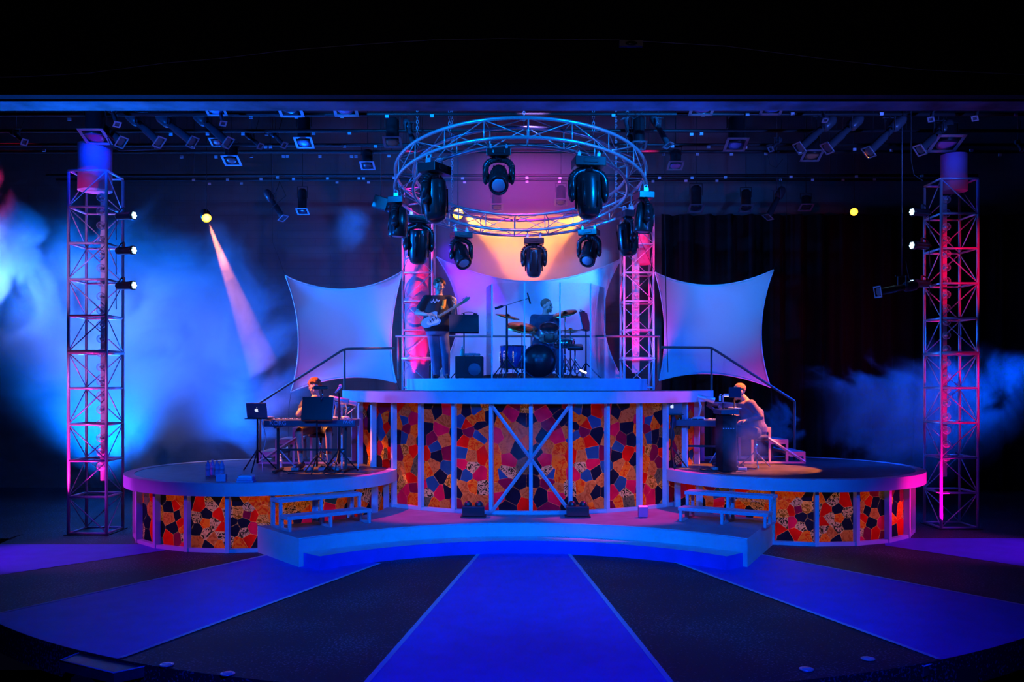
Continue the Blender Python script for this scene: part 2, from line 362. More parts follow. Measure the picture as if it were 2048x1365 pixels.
# ------------------------------------------------------------------ low curved deck and step, front centre
SC = V((.13, 8.2))
def arcpts(c, r, a0, a1, n=40): return [(c.x+r*math.sin(a0+(a1-a0)*k/n), c.y+r*math.cos(a0+(a1-a0)*k/n)) for k in range(n+1)]
LC = V((-3.61, 13.2)); RC = V((4.15, 13.67)); MC = V((AX, 15.35)); RW = 1.75
def strip_solid(front, back, z0, z1, mt=0, ms=0):                # curved slab between two polylines of equal length
    m = MB(); n = len(front)
    for i in range(n-1):
        a, b, c, d = front[i], front[i+1], back[i+1], back[i]
        m.add([(*a, z1), (*b, z1), (*c, z1), (*d, z1)], [(0, 1, 2, 3)], mt); m.add([(*a, z0), (*b, z0), (*c, z0), (*d, z0)], [(3, 2, 1, 0)], ms)
        m.add([(*a, z0), (*b, z0), (*b, z1), (*a, z1)], [(0, 1, 2, 3)], ms); m.add([(*c, z0), (*d, z0), (*d, z1), (*c, z1)], [(0, 1, 2, 3)], ms)
    for i in (0, n-1): a, d = front[i], back[i]; m.add([(*a, z0), (*a, z1), (*d, z1), (*d, z0)], [(0, 1, 2, 3)], ms)
    return m
a = math.radians(48.5)
deck = thing('curved_stage_deck', (.13, 12.5, 0), 'low grey curved deck stepping up in front of the round towers of patchwork', 'stage deck')
fr = arcpts(SC, 3.5, -a, a, 48)
# back outline: along each round platform's wall, then across under the centre drum
def circ(c, r, t): return (c.x+r*math.sin(t), c.y-r*math.cos(t))
lb = [circ(LC, RW+.02, math.radians(12+70*k/12)) for k in range(13)]; rb = [circ(RC, RW+.02, math.radians(-22-62*k/12)) for k in range(13)]
back = lb+[(-1.8+(4.1*k/22), 13.6) for k in range(23)]+rb[::-1]
back = back[:49]
d = strip_solid(fr, back, 0, .34, 0, 1); d.build('deck_top', [M_deckp, M_grey], deck, (.13, 12.5, 0))
nose = MB(); nose.tube([(x, y, .335) for x, y in fr], .008, 6); nose.build('nosing', M_grey, deck, (.13, 12.5, 0))
st = thing('curved_step', (.13, 11.4, 0), 'long curved blue step along the foot of the low deck', 'step')
b2 = math.radians(47.5); strip_solid(arcpts(SC, 3.17, -b2, b2, 44), arcpts(SC, 3.495, -b2, b2, 44), 0, .165, 1, 0).build('riser', [M_blue, M_grey], st, (.13, 11.4, 0))

# ------------------------------------------------------------------ patchwork panels
def patch_mat(name, col, col2=None, style=0):
    m = bpy.data.materials.new(name); m.use_nodes = True; nt = m.node_tree; nt.nodes.clear(); L = nt.links
    out = nt.nodes.new('ShaderNodeOutputMaterial'); mx = nt.nodes.new('ShaderNodeMixShader'); mx.inputs[0].default_value = .62
    df = nt.nodes.new('ShaderNodeBsdfDiffuse'); tr = nt.nodes.new('ShaderNodeBsdfTranslucent')
    L.new(df.outputs[0], mx.inputs[1]); L.new(tr.outputs[0], mx.inputs[2]); L.new(mx.outputs[0], out.inputs[0])
    tc = nt.nodes.new('ShaderNodeTexCoord')
    n = nt.nodes.new('ShaderNodeTexNoise'); n.inputs['Scale'].default_value = 11 if style else 5; n.inputs['Detail'].default_value = 3
    n.inputs['Distortion'].default_value = 2.6 if style else .3
    r = nt.nodes.new('ShaderNodeValToRGB'); L.new(tc.outputs['Object'], n.inputs['Vector']); L.new(n.outputs[0], r.inputs[0])
    e = r.color_ramp.elements; col2 = col2 or tuple(c*.75 for c in col)
    if style == 0: e[0].position = .3; e[1].position = .7
    elif style == 1: e[0].position = .42; e[1].position = .50
    else:
        e[0].position = .40; e[1].position = .47; x = e.new(.54); x.color = (*col, 1); x = e.new(.6); x.color = (*col2, 1)
    e[0].color = (*col2, 1); e[1].color = (*col, 1)
    if style == 2: e[-1].color = (*col2, 1)
    for s in (df, tr): L.new(r.outputs[0], s.inputs[0])
    return m
PM = {'R': patch_mat('patch_red', (1.0, .015, .01)), 'P': patch_mat('patch_pink', (.85, .015, .10)), 'O': patch_mat('patch_orange', (.95, .26, .02), (.85, .06, .01), 1),
      'Y': patch_mat('patch_yellow_print', (.92, .50, .10), (.25, .12, .01), 2), 'T': patch_mat('patch_tan', (.68, .24, .06), (.50, .13, .03), 1),
      'B': patch_mat('patch_blue', (.02, .12, .34)), 'D': patch_mat('patch_navy', (.012, .018, .05)), 'M': patch_mat('patch_maroon', (.26, .01, .07)),
      'G': patch_mat('patch_grey_green', (.16, .17, .09), (.07, .08, .05), 1), 'W': patch_mat('patch_cream_print', (.80, .58, .30), (.03, .04, .02), 2)}
PK_ = list('RPOYTBDMGW'); PML = [PM[k] for k in PK_]
def clip(poly, nx, ny, c):                # keep nx*x+ny*y <= c
    o = []
    for i in range(len(poly)):
        p, q = poly[i], poly[(i+1) % len(poly)]; dp = nx*p[0]+ny*p[1]-c; dq = nx*q[0]+ny*q[1]-c
        if dp <= 0: o.append(p)
        if dp*dq < 0: t = dp/(dp-dq); o.append((p[0]+(q[0]-p[0])*t, p[1]+(q[1]-p[1])*t))
    return o
def seeds_px(lst, ctr, R):
    out = []
    for px, py, k in lst:
        dx, dy = (px-CX)/F, 1.0           # ray in plan against the drum's circle
        A = dx*dx+1; B = -(dx*ctr.x+ctr.y); Cc = ctr.length_squared-R*R; q = B*B-A*Cc
        if q < 0: continue
        y = (-B-math.sqrt(q))/A; x = dx*y; out.append((math.atan2(x-ctr.x, ctr.y-y)*R, CH-(py-HY)*y/F, k))
    return out
def panels(parent, off, ctr, R, ang, z0, z1, seeds, fill, dist):
    smin, smax = ang[0]*R, ang[-1]*R; S = list(seeds); rnd = random.Random(fill)
    for _ in range(9000):
        s, z = rnd.uniform(smin, smax), rnd.uniform(z0, z1)
        if min((math.hypot(s-a, z-b) for a, b, _k in S), default=9) > dist: S.append((s, z, rnd.choice('RRPOOYTTBDDDDMMGWD')))
    for k in range(len(ang)-1):
        m = MB(); a0, a1 = ang[k]*R, ang[k+1]*R
        p0 = V((ctr.x+R*math.sin(ang[k]), ctr.y-R*math.cos(ang[k]))); p1 = V((ctr.x+R*math.sin(ang[k+1]), ctr.y-R*math.cos(ang[k+1])))
        for i, (s, z, c) in enumerate(S):
            if s < a0-.5 or s > a1+.5: continue
            poly = [(a0, z0), (a1, z0), (a1, z1), (a0, z1)]
            for j, (s2, z2, _c) in enumerate(S):
                if j == i: continue
                dx, dz = s2-s, z2-z; d2 = math.hypot(dx, dz)
                if d2 > 1.0: continue
                poly = clip(poly, dx, dz, (s2*s2+z2*z2-s*s-z*z)/2-.0009*d2)
                if len(poly) < 3: break
            if len(poly) < 3: continue
            vs = []
            for (s_, z_) in poly:
                t = (s_-a0)/(a1-a0); q = p0.lerp(p1, t); vs.append((q.x, q.y, z_))
            m.add(vs, [tuple(range(len(vs)))], PK_.index(c))
        nrm = V(((p0.y-p1.y), (p1.x-p0.x))).normalized()*-.006
        m.add([(p0.x-nrm.x, p0.y-nrm.y, z0), (p1.x-nrm.x, p1.y-nrm.y, z0), (p1.x-nrm.x, p1.y-nrm.y, z1), (p0.x-nrm.x, p0.y-nrm.y, z1)], [(0, 1, 2, 3)], 10)
        m.build('patchwork_panel', PML+[M_seam], parent, off, fix=False)
M_seam = patch_mat('seam_cloth', (.05, .02, .02))
c7 = [(230,220,'P'),(130,400,'T'),(60,300,'D'),(330,150,'D'),(350,460,'P'),(270,550,'T'),(240,690,'P'),(260,800,'W'),(300,840,'B'),(380,700,'O'),(370,850,'O'),(385,590,'O'),(290,900,'M'),(350,960,'T'),(340,1040,'P'),(200,1050,'D'),(150,600,'D'),(100,900,'D'),(410,260,'D'),(180,130,'M'),
 (570,200,'B'),(640,210,'D'),(530,260,'O'),(600,290,'O'),(650,340,'R'),(520,360,'D'),(500,405,'T'),(530,440,'B'),(630,405,'M'),(710,310,'B'),(740,440,'D'),(580,530,'O'),(680,500,'R'),(500,640,'R'),(600,650,'T'),(700,620,'B'),(600,760,'W'),(530,830,'P'),(650,830,'B'),(700,730,'P'),(590,940,'O'),(680,960,'T'),(740,800,'D'),(500,950,'W'),(640,1060,'T'),(740,1000,'D'),
 (850,190,'P'),(930,200,'D'),(1040,250,'T'),(870,300,'T'),(900,390,'P'),(1050,380,'D'),(870,490,'T'),(840,620,'M'),(960,560,'B'),(1000,480,'M'),(1060,620,'R'),(850,760,'B'),(940,640,'D'),(970,740,'T'),(1030,780,'O'),(1090,820,'T'),(900,840,'D'),(1080,940,'P'),(990,920,'B'),(900,1010,'P'),(1040,1010,'W'),(1050,1080,'G'),(840,1000,'D'),(1085,480,'D'),
 (1180,290,'P'),(1160,400,'O'),(1250,220,'T'),(1260,300,'B'),(1310,330,'O'),(1240,380,'M'),(1260,460,'B'),(1200,490,'T'),(1320,450,'D'),(1180,600,'R'),(1225,670,'O'),(1255,600,'Y'),(1300,620,'M'),(1160,780,'G'),(1220,740,'O'),(1300,770,'T'),(1190,860,'R'),(1280,900,'Y'),(1240,980,'P'),(1180,960,'M'),(1280,1040,'P'),(1180,1050,'O'),
 (1450,270,'O'),(1500,310,'B'),(1430,370,'R'),(1400,440,'G'),(1480,440,'B'),(1450,510,'O'),(1450,620,'Y'),(1500,560,'M'),(1400,620,'R'),(1410,920,'Y'),(1390,500,'D')]
cs = [(1040+x/4.874, 780+y/4.874, k) for x, y, k in c7]; cs = cs+[(2*1053-x, y, k) for x, y, k in cs]
c5 = [(330,430,'R'),(370,370,'O'),(400,480,'T'),(350,500,'D'),(300,520,'T'),(380,560,'R'),(320,590,'D'),(290,680,'R'),(400,600,'O'),(350,680,'M'),(410,670,'W'),(410,740,'P'),(300,440,'D'),(440,400,'D'),(440,560,'D'),
 (520,430,'R'),(610,420,'W'),(660,370,'D'),(720,400,'O'),(510,520,'W'),(570,490,'D'),(670,500,'R'),(560,560,'O'),(640,560,'W'),(510,600,'D'),(575,635,'W'),(690,600,'R'),(620,680,'T'),(690,645,'W'),(680,725,'O'),(735,700,'W'),(510,710,'T'),(580,740,'D'),(740,480,'W'),(770,560,'D'),
 (820,380,'D'),(850,360,'O'),(820,480,'Y'),(890,490,'M'),(950,400,'O'),(900,450,'W'),(940,500,'R'),(1020,370,'O'),(860,560,'D'),(790,600,'D'),(1000,470,'O'),(1000,520,'Y'),(930,600,'P'),(1000,600,'W'),(830,720,'O'),(900,680,'R'),(980,720,'D'),(1030,640,'R'),(870,630,'W'),(1100,400,'T'),(1090,490,'O'),
 (1200,400,'Y'),(1220,465,'W'),(1310,420,'Y'),(1350,470,'O'),(1420,420,'W'),(1530,430,'P'),(1600,410,'T'),(1660,410,'D'),(1540,390,'B'),(1200,545,'O'),(1350,540,'P'),(1510,525,'P'),(1640,380,'O'),(1270,520,'D'),(1440,520,'D')]
lsd = [(260+x/3.793, 900+y/3.793, k) for x, y, k in c5]
lseeds = seeds_px(lsd, LC, RW-.02); rseeds = [(-s-.12, z, k) for s, z, k in lseeds]

def drum(name, ctr, Rr, Rwl, ztop, zrim, z0, zmid, posts, lab, cat, seeds, fill, backcut=None, dist=.16, top=None):
    t = thing(name, (ctr.x, ctr.y, z0), lab, cat); off = (ctr.x, ctr.y, z0)
    # rim: a deep grey fascia with a pale top border, and the dark deck inside it
    if backcut is None:
        fo = arcpts(ctr, Rr, 0, 2*PI, 96); fi = arcpts(ctr, Rr-.14, 0, 2*PI, 96)
        strip_solid(fo, fi, zrim, ztop, 0, 0).build('rim', [M_grey], t, off)
        m = MB().prism([(x, y) for x, y in arcpts(ctr, Rr-.142, 0, 2*PI, 96)[:-1]], zrim+.02, ztop-.006); m.build('deck_top', M_deck, t, off)
    else:
        am = math.acos((ctr.y-backcut)/Rr)
        fo = [circ(ctr, Rr, -am+2*am*k/80) for k in range(81)]; ai = math.acos((ctr.y-backcut)/(Rr-.1)); fi = [circ(ctr, Rr-.1, -ai+2*ai*k/80) for k in range(81)]
        strip_solid(fo, fi, zrim, ztop, 0, 0).build('rim', [M_grey], t, off)
        MB().prism(fi, zrim+.02, ztop-.004).build('deck_top', M_deck if top is None else top, t, off)
    ang = [math.radians(a) for a in posts]
    for a_ in ang:
        q = V(circ(ctr, Rwl+.012, a_)); MB().box((q.x, q.y, (zmid+zrim)/2), (.05, .09, zrim-zmid-.004), rz=a_).build('post', M_grey, t, off)
    panels(t, off, ctr, Rwl-.02, ang, zmid+.05, zrim-.004, seeds, fill, dist)
    # unseen sheet added at the back to stop the drum lamps leaking
    a0_, a1_ = ang[-1], ang[0]+2*PI
    bk = [circ(ctr, Rwl-.03, a0_+(a1_-a0_)*k/16) for k in range(17)] if backcut is None else [circ(ctr, Rwl-.03, ang[-1]), (ctr.x+Rwl-.08, backcut-.06), (ctr.x-Rwl+.08, backcut-.06), circ(ctr, Rwl-.03, ang[0])]
    bm_ = MB()
    for i in range(len(bk)-1): bm_.add([(*bk[i], zmid+.01), (*bk[i+1], zmid+.01), (*bk[i+1], zrim-.004), (*bk[i], zrim-.004)], [(0, 1, 2, 3)])
    bo = bm_.build('back_wall', M_greyd, t, off); sd = bo.modifiers.new('s', 'SOLIDIFY'); sd.thickness = .02
    kick = strip_solid([circ(ctr, Rwl+.05, a_) for a_ in ang], [circ(ctr, Rwl-.04, a_) for a_ in ang], zmid+.002, zmid+.05); kick.build('base_rail', M_grey, t, off)
    return t
dl = drum('round_platform', LC, 1.92, RW, .90, .735, 0, 0, [-108+18*k for k in range(14)], 'left round keyboard platform, patchwork walls lit from inside', 'platform', lseeds, 3)
drr = drum('round_platform', RC, 1.95, RW, .90, .735, 0, 0, [-130+18*k for k in range(14)], 'right round keyboard platform, patchwork walls and a magenta lit rim', 'platform', rseeds, 5)
dc = drum('tall_round_platform', MC, 3.10, 2.90, 2.04, 1.875, .34, .34, [10.8*k for k in range(-7, 8)], 'tall central drum of patchwork panels carrying the band deck', 'platform', seeds_px(cs, MC, 2.88), 9, backcut=15.95, dist=.15)
# crossed braces of the two gate bays
for k in (-1, 1):
    a0, a1 = math.radians(10.8*k), 0
    q0 = V(circ(MC, 2.96, a0)); q1 = V(circ(MC, 2.96, 0))
    m = MB()
    for z in (1.87, .36): m.cone((q0.x, q0.y, z), (q1.x, q1.y, 1.115), .024, .024, 4, cap=True, smooth=False)
    m.build('cross_brace', M_grey, dc, (MC.x, MC.y, .34))
up = thing('upper_deck', (AX, 15.2, 2.04), 'shallow raised deck under the guitarist and drum kit', 'platform'); UC = V((AX, 15.85)); off = (AX, 15.2, 2.04)
am = math.acos((UC.y-15.95)/2.1); fo = [circ(UC, 2.1, -am+2*am*k/64) for k in range(65)]; fi = [circ(UC, 2.0, -am+2*am*k/64) for k in range(65)]
strip_solid(fo, fi, 2.041, 2.235).build('rim', M_grey, up, off); MB().prism([(x, y) for x, y in fi], 2.2, 2.231).build('deck_top', M_deck, up, off)
# lamps inside the drums, glowing through the cloth
for c, zz, pw in ((LC, .36, 95), (RC, .36, 95)):
    for a_ in (-35, 5, 45):
        q = circ(c, 1.0, math.radians(a_+(0 if c is LC else -15))); point('drum_lamp', (q[0], q[1], zz), (1, .82, .5), pw*2.2, .12)
for a_, w_ in ((-42, 130), (-21, 430), (21, 430), (42, 200)):
    q = circ(MC, 2.15, math.radians(a_)); point('drum_lamp', (q[0], q[1], .9), (1, .75, .5), w_, .15)

# ------------------------------------------------------------------ lattice towers with globe lamp strips
def globe_mat(name, tint):
    m = bpy.data.materials.new(name); m.use_nodes = True; nt = m.node_tree; nt.nodes.clear(); L = nt.links
    out = nt.nodes.new('ShaderNodeOutputMaterial'); mx = nt.nodes.new('ShaderNodeMixShader')
    t = nt.nodes.new('ShaderNodeBsdfTransparent'); p = nt.nodes.new('ShaderNodeBsdfPrincipled')
    p.inputs['Base Color'].default_value = (*tint, 1); p.inputs['Roughness'].default_value = .12
    lw = nt.nodes.new('ShaderNodeLayerWeight'); lw.inputs[0].default_value = .3
    mp = nt.nodes.new('ShaderNodeMapRange'); mp.inputs[1].default_value = .15; mp.inputs[2].default_value = .8; mp.inputs[3].default_value = .12; mp.inputs[4].default_value = .9
    L.new(lw.outputs['Facing'], mp.inputs[0]); L.new(mp.outputs[0], mx.inputs[0]); L.new(t.outputs[0], mx.inputs[1]); L.new(p.outputs[0], mx.inputs[2]); L.new(mx.outputs[0], out.inputs[0]); return m
M_globe = globe_mat('clear_globe', (.85, .85, .9)); M_fil = mat('bulb_core', (.8, .75, .7), .3, metal=.4)
M_strip = mat('white_strip', (.75, .72, .74), .5)
S_ = .5165
def tower(cx, cyf, wd, lab, grp, flip=1):
    t = thing('lattice_tower', (cx, cyf+wd/2, 0), lab, 'truss tower', grp)
    h = wd/2; cs = [(-h, -h), (h, -h), (h, h), (-h, h)]
    for x, y in cs: MB().cone((x, y, .0), (x, y, 10*S_), .021, None, 10).build('leg', M_steel, t)
    for k in range(11):
        m = MB(); r = .017 if k != 5 else .03
        for i in range(4):
            a, b = cs[i], cs[(i+1) % 4]; m.cone((*a, k*S_+.02), (*b, k*S_+.02), r, None, 8)
        m.build('rung', M_steel, t)
    for k in range(10):
        m = MB()
        for i in range(4):
            a, b = cs[i], cs[(i+1) % 4]; a, b = (a, b) if (k+i) % 2 == (0 if flip > 0 else 1) else (b, a)
            m.cone((*a, k*S_+.03), (*b, (k+1)*S_+.01), .0085, None, 6)
        m.build('brace', M_steel, t)
    MB().box((0, 0, .006), (wd+.1, wd+.1, .012)).build('base_plate', M_black, t)
    return t
def strip(x, y, z0, z1, step, lab, gr, sw=.07, r=.06):
    t = thing('globe_light_strip', (x, y, z0), lab, 'lamp', gr)
    MB().box((0, .06, (z1-z0)/2), (sw, .035, z1-z0)).build('backing_strip', M_strip, t)
    g0 = MB().ball((0, 0, 0), r, 16).build('globe', M_globe, t); b0 = MB().ball((0, 0, 0), r*.33, 8).cone((0, 0, 0), (0, .05, 0), r*.25, r*.3, 8).build('bulb', M_fil, g0)
    n = int((z1-z0)/step)
    for k in range(n):
        if k == 0: g, b = g0, b0
        else:
            g = g0.copy(); b = b0.copy(); C.objects.link(g); C.objects.link(b); g.parent = t; b.parent = g
        g.location = (0, -.02, z1-z0-.07-k*step)
TWL = P(175, 0, 12.8).x; TWR = P(1919, 0, 13.3).x
tower(TWL, 12.8, .54, 'tall steel lattice tower standing in blue fog at far left', 'lattice towers', -1)
tower(TWR, 13.3, .54, 'tall steel lattice tower at far right, lit red and blue', 'lattice towers', 1)
tower(P(835, 0, 16.2).x, 16.2, .53, 'lattice tower behind the guitarist, glowing hot pink inside', 'lattice towers', -1)
tower(P(1278, 0, 16.2).x, 16.2, .53, 'red lit lattice tower behind the right end of the upper deck', 'lattice towers', 1)
strip(P(203, 0, 12.95).x, 12.95, .75, 4.9, .2035, 'vertical strip of clear globe bulbs in the far left tower', 'globe light strips')
strip(P(1892, 0, 13.5).x, 13.5, .75, 4.98, .2035, 'vertical strip of clear globe bulbs in the far right tower', 'globe light strips')
strip(P(842, 0, 16.4).x, 16.4, 2.35, 5.1, .212, 'vertical strip of clear globe bulbs in the tower behind the guitarist', 'globe light strips', .13)
strip(P(1272, 0, 16.4).x, 16.4, 2.35, 5.1, .212, 'vertical strip of clear globe bulbs in the right inner tower', 'globe light strips', .14)
M_sleeve = mat('pale_pink_cloth', (.85, .30, .42), .8, bump=.1)
def sleeve(px, y, r, z0, z1, lab):
    x = P(px, 0, y).x; m = MB(); n = 24; prof = [(r, z0), (r*.98, (z0+z1)/2), (r, z1)]; m.lathe((0, 0, -z0), prof, n)
    t = m.build('cloth_sleeve', M_sleeve); t.location = (x, y, z0); tag(t, lab, 'cloth column', 'cloth columns')
sleeve(834, 16.5, .225, .02, 5.1, 'hot pink lit cloth column standing inside the tower behind the guitarist')
sleeve(190, 13.07, .235, 4.95, 5.62, 'deep blue lit cloth sleeve rising out of the top of the far left tower')
sleeve(1908, 13.57, .19, 5.05, 5.6, 'dim blue cloth sleeve rising out of the top of the far right tower')
sleeve(1282, 16.58, .17, 4.35, 5.25, 'short red lit cloth sleeve at the top of the right inner tower')

# ------------------------------------------------------------------ sails
def sail(corn, mids, y, lab, bulge=.12):
    TL, TR, BR, BL = [P(x, yy, y) for x, yy in corn]; mt, mr, mb, ml = [P(x, yy, y) for x, yy in mids]
    def q(a, m, b, t): c = m*2-(a+b)/2; return a*(1-t)**2+c*2*t*(1-t)+b*t*t
    n = 44; vs = []; m = MB()
    for i in range(n+1):
        v = i/n
        for j in range(n+1):
            u = j/n; top = q(TL, mt, TR, u); bot = q(BL, mb, BR, u); l = q(TL, ml, BL, v); r = q(TR, mr, BR, v)
            bil = TL*(1-u)*(1-v)+TR*u*(1-v)+BL*(1-u)*v+BR*u*v
            p = top*(1-v)+bot*v+l*(1-u)+r*u-bil
            e = math.sin(PI*u)*math.sin(PI*v); wr = .012*math.exp(-v*14)*math.sin(v*150+u*5+4*math.sin(u*5))*math.sin(PI*u)
            p = p+V((0, bulge*e+wr, 0)); vs.append(p)
    fs = [(i*(n+1)+j, i*(n+1)+j+1, (i+1)*(n+1)+j+1, (i+1)*(n+1)+j) for i in range(n) for j in range(n)]
    c = (TL+BR)/2; t = thing('fabric_sail', c, lab, 'fabric sail', 'stretched fabric sails')
    m.add(vs, fs, 0, True); o = m.build('cloth', M_sail, t, c); s = o.modifiers.new('s', 'SOLIDIFY'); s.thickness = .008
    h = MB()
    for A, Bm, Bb in ((TL, mt, TR), (BL, mb, BR), (TL, ml, BL), (TR, mr, BR)): h.tube([q(A, Bm, Bb, k/24)+V((0, -.004, 0)) for k in range(25)], .012, 6)
    h.build('hem', M_sail, t, c)
    for cnr, d in ((TL, V((-.25, .1, .6))), (TR, V((.25, .1, .6)))): MB().tube([cnr, cnr+d, (cnr.x+d.x*1.5, y+.3, 8.15)], .003, 4).build('tie_line', M_void, t, c)
    for cnr, d in ((BL, V((-.1, .25, -.3))), (BR, V((.1, .25, -.3)))): MB().tube([cnr, cnr+d, (cnr.x+d.x*1.5, y+.35, .01)], .003, 4).build('tie_line', M_void, t, c)
sail([(571, 552), (805, 543), (793, 766), (582, 785)], [(692, 579), (783, 665), (688, 756), (597, 668)], 15.9, 'left white stretched sail, blue at top and magenta below')
sail([(1310, 545), (1547, 540), (1541, 775), (1318, 762)], [(1425, 571), (1522, 660), (1425, 748), (1329, 655)], 15.9, 'right white stretched sail, bright azure with magenta lower corners')
sail([(873, 514), (1243, 518), (1252, 770), (862, 770)], [(1058, 563), (1207, 640), (1058, 745), (916, 640)], 17.3, 'large central white sail behind the drummer, lit violet')

# ------------------------------------------------------------------ hand rails
def rail(name, pts, posts, lab, base, r=.021):
    t = thing(name, base, lab, 'railing', 'deck railings'); b = V(base)
    MB().tube([V(p)-b for p in pts], r, 8).build('handrail', M_rail, t)
    for a, z in posts: a = V(a); MB().cone(a-b, (a.x-b.x, a.y-b.y, z-b.z), r*.95, None, 8).build('post', M_rail, t)
zu = 2.235; yb = 15.9
A_ = P(791, 673, yb); B_ = P(1320, 673, yb)
rail('hand_rail', [A_, B_], [(P(796, 673, yb), zu), (P(1063, 673, yb), zu), (P(1317, 673, yb), zu)], 'long straight hand rail across the back of the upper deck', (AX, yb, zu))
yr = 15.2
def bend(a, b, c, n=6, f=.02):
    a, b, c = V(a), V(b), V(c); p = b+(a-b).normalized()*f*3; q = b+(c-b).normalized()*f*3
    return [a]+[p*(1-t)**2+b*2*t*(1-t)+q*t*t for t in [k/n for k in range(n+1)]]+[c]
a1, a2, a3 = P(789, 697, yr), P(689, 698, yr), P(520, 806, 14.55)
rail('stair_rail', bend(a1, a2, a3), [(a2, 2.04), (a3, .90)], 'left hand rail sloping down the steps behind the left keyboard', (a2.x, yr, 2.04))
a1, a2, a3 = P(1323, 695, yr), P(1423, 696, yr), P(1589, 803, 14.75)
rail('stair_rail', bend(a1, a2, a3), [(a2, 2.04), (a3, .90)], 'right hand rail sloping down the steps behind the right keyboard', (a2.x, yr, 2.04))

# ------------------------------------------------------------------ stairs from the mid deck down to the side platforms
def stairs(x0, sgn, y, lab):
    t = thing('stair_unit', (x0, y, .90), lab, 'stairs', 'escape stairs'); n = 5; rise = 1.14/6; run = .27; wdt = .8
    for k in range(n):
        z = 1.14-rise*(k+1); x = sgn*(.14+run*k); MB().box((x, 0, z-.02), (run+.02, wdt, .04)).build('tread', M_stair, t, bevel=.004)
        for yy in (-wdt/2, wdt/2):
            MB().box((x+sgn*run*.45, yy, z/2-.02), (.035, .035, z-.04)).box((x, yy, z-.055), (run, .03, .035)).build('support', M_stair, t)
    for yy in (-wdt/2-.02, wdt/2+.02):
        MB().cone((0, yy, .9), (sgn*(run*5), yy, .03), .022, None, 4, smooth=False).box((sgn*run*2.4, yy, .02), (run*5, .03, .03)).build('stringer', M_stair, t)
M_stair = mat('stair_paint', (.42, .34, .38), .55)
stairs(P(700, 0, 14.4).x, -1, 14.4, 'open stair unit going down to the left keyboard platform')
stairs(P(1425, 0, 14.45).x, 1, 14.45, 'open stair unit going down to the right keyboard platform')
# bench-like two tread step units on the low deck
def step_unit(p, rz, lab):
    t = thing('step_unit', p, lab, 'step unit', 'two tread step units', rz)
    for z, yy in ((.373, .13), (.187, -.13)):
        MB().box((0, yy, z-.022), (1.17, .26, .044)).build('tread', M_blues, t, bevel=.004)
        for x in (-.55, 0, .55):
            m = MB().box((x, yy-.11, z/2-.02), (.035, .035, z-.045)).box((x, yy+.11, z/2-.02), (.035, .035, z-.045)).box((x, yy, .017), (.035, .25, .03))
            m.build('leg', M_blues, t)
M_blues = mat('step_grey', (.42, .44, .5), .5)
a = P(558, 1000, 11.15); b = P(724, 986, 11.87); r = math.atan2(b.y-a.y, b.x-a.x)
c = (a+b)/2; step_unit((c.x, c.y, .34), r, 'two tread blue step unit at the left round platform')
r = -math.radians(30); c = P(1455, 980, 11.75); step_unit((c.x, c.y, .34), r, 'two tread blue step unit at the right round platform')

# ------------------------------------------------------------------ ring truss
TAU = math.radians(10.3); RT = V((P(1041, 0, 14.5).x, 14.5, 5.36)); RM = Matrix.Rotation(-TAU, 3, 'X')
def ringpt(th, R, dz): return RT+RM@V((R*math.sin(th), -R*math.cos(th), dz))
ring = thing('ring_truss', RT, 'big round aluminium truss hanging tilted above the band', 'truss')
HW = .145; R0 = 1.86
for R, dz in ((R0+HW, HW), (R0-HW, HW), (R0+HW, -HW), (R0-HW, -HW)):
    MB().tube([ringpt(2*PI*k/96, R, dz) for k in range(96)], .0255, 10, closed=True).build('chord', M_alu, ring, RT)
NS = 20
for k in range(NS):
    t0 = 2*PI*(k+.15)/NS; t1 = 2*PI*(k+1.15)/NS; m = MB(); c4 = [(R0+HW, HW), (R0+HW, -HW), (R0-HW, -HW), (R0-HW, HW)]
    for i in range(4):
        a, b = c4[i], c4[(i+1) % 4]; m.cone(ringpt(t0, *a), ringpt(t0, *b), .009, None, 6); m.cone(ringpt(t0, *(a if k % 2 else b)), ringpt(t1, *(b if k % 2 else a)), .008, None, 6)
    m.build('brace', M_alu, ring, RT)
for deg in (-57, -34, 1, 34, 60, 118, -140):
    a = ringpt(math.radians(deg), R0, HW); m = MB(); z = a.z; k = 0
    while z < 7.9:
        m.tube([(a.x+.017*math.cos(t)*(k % 2), a.y+.017*math.cos(t)*(1-k % 2), z+.03*math.sin(t)) for t in [2*PI*i/8 for i in range(8)]], .005, 4, closed=True); z += .045; k += 1
    m.build('chain', M_steel, ring, RT)
M_lens = mat('lamp_lens', (.62, .5, .62), .25, spec=.8)
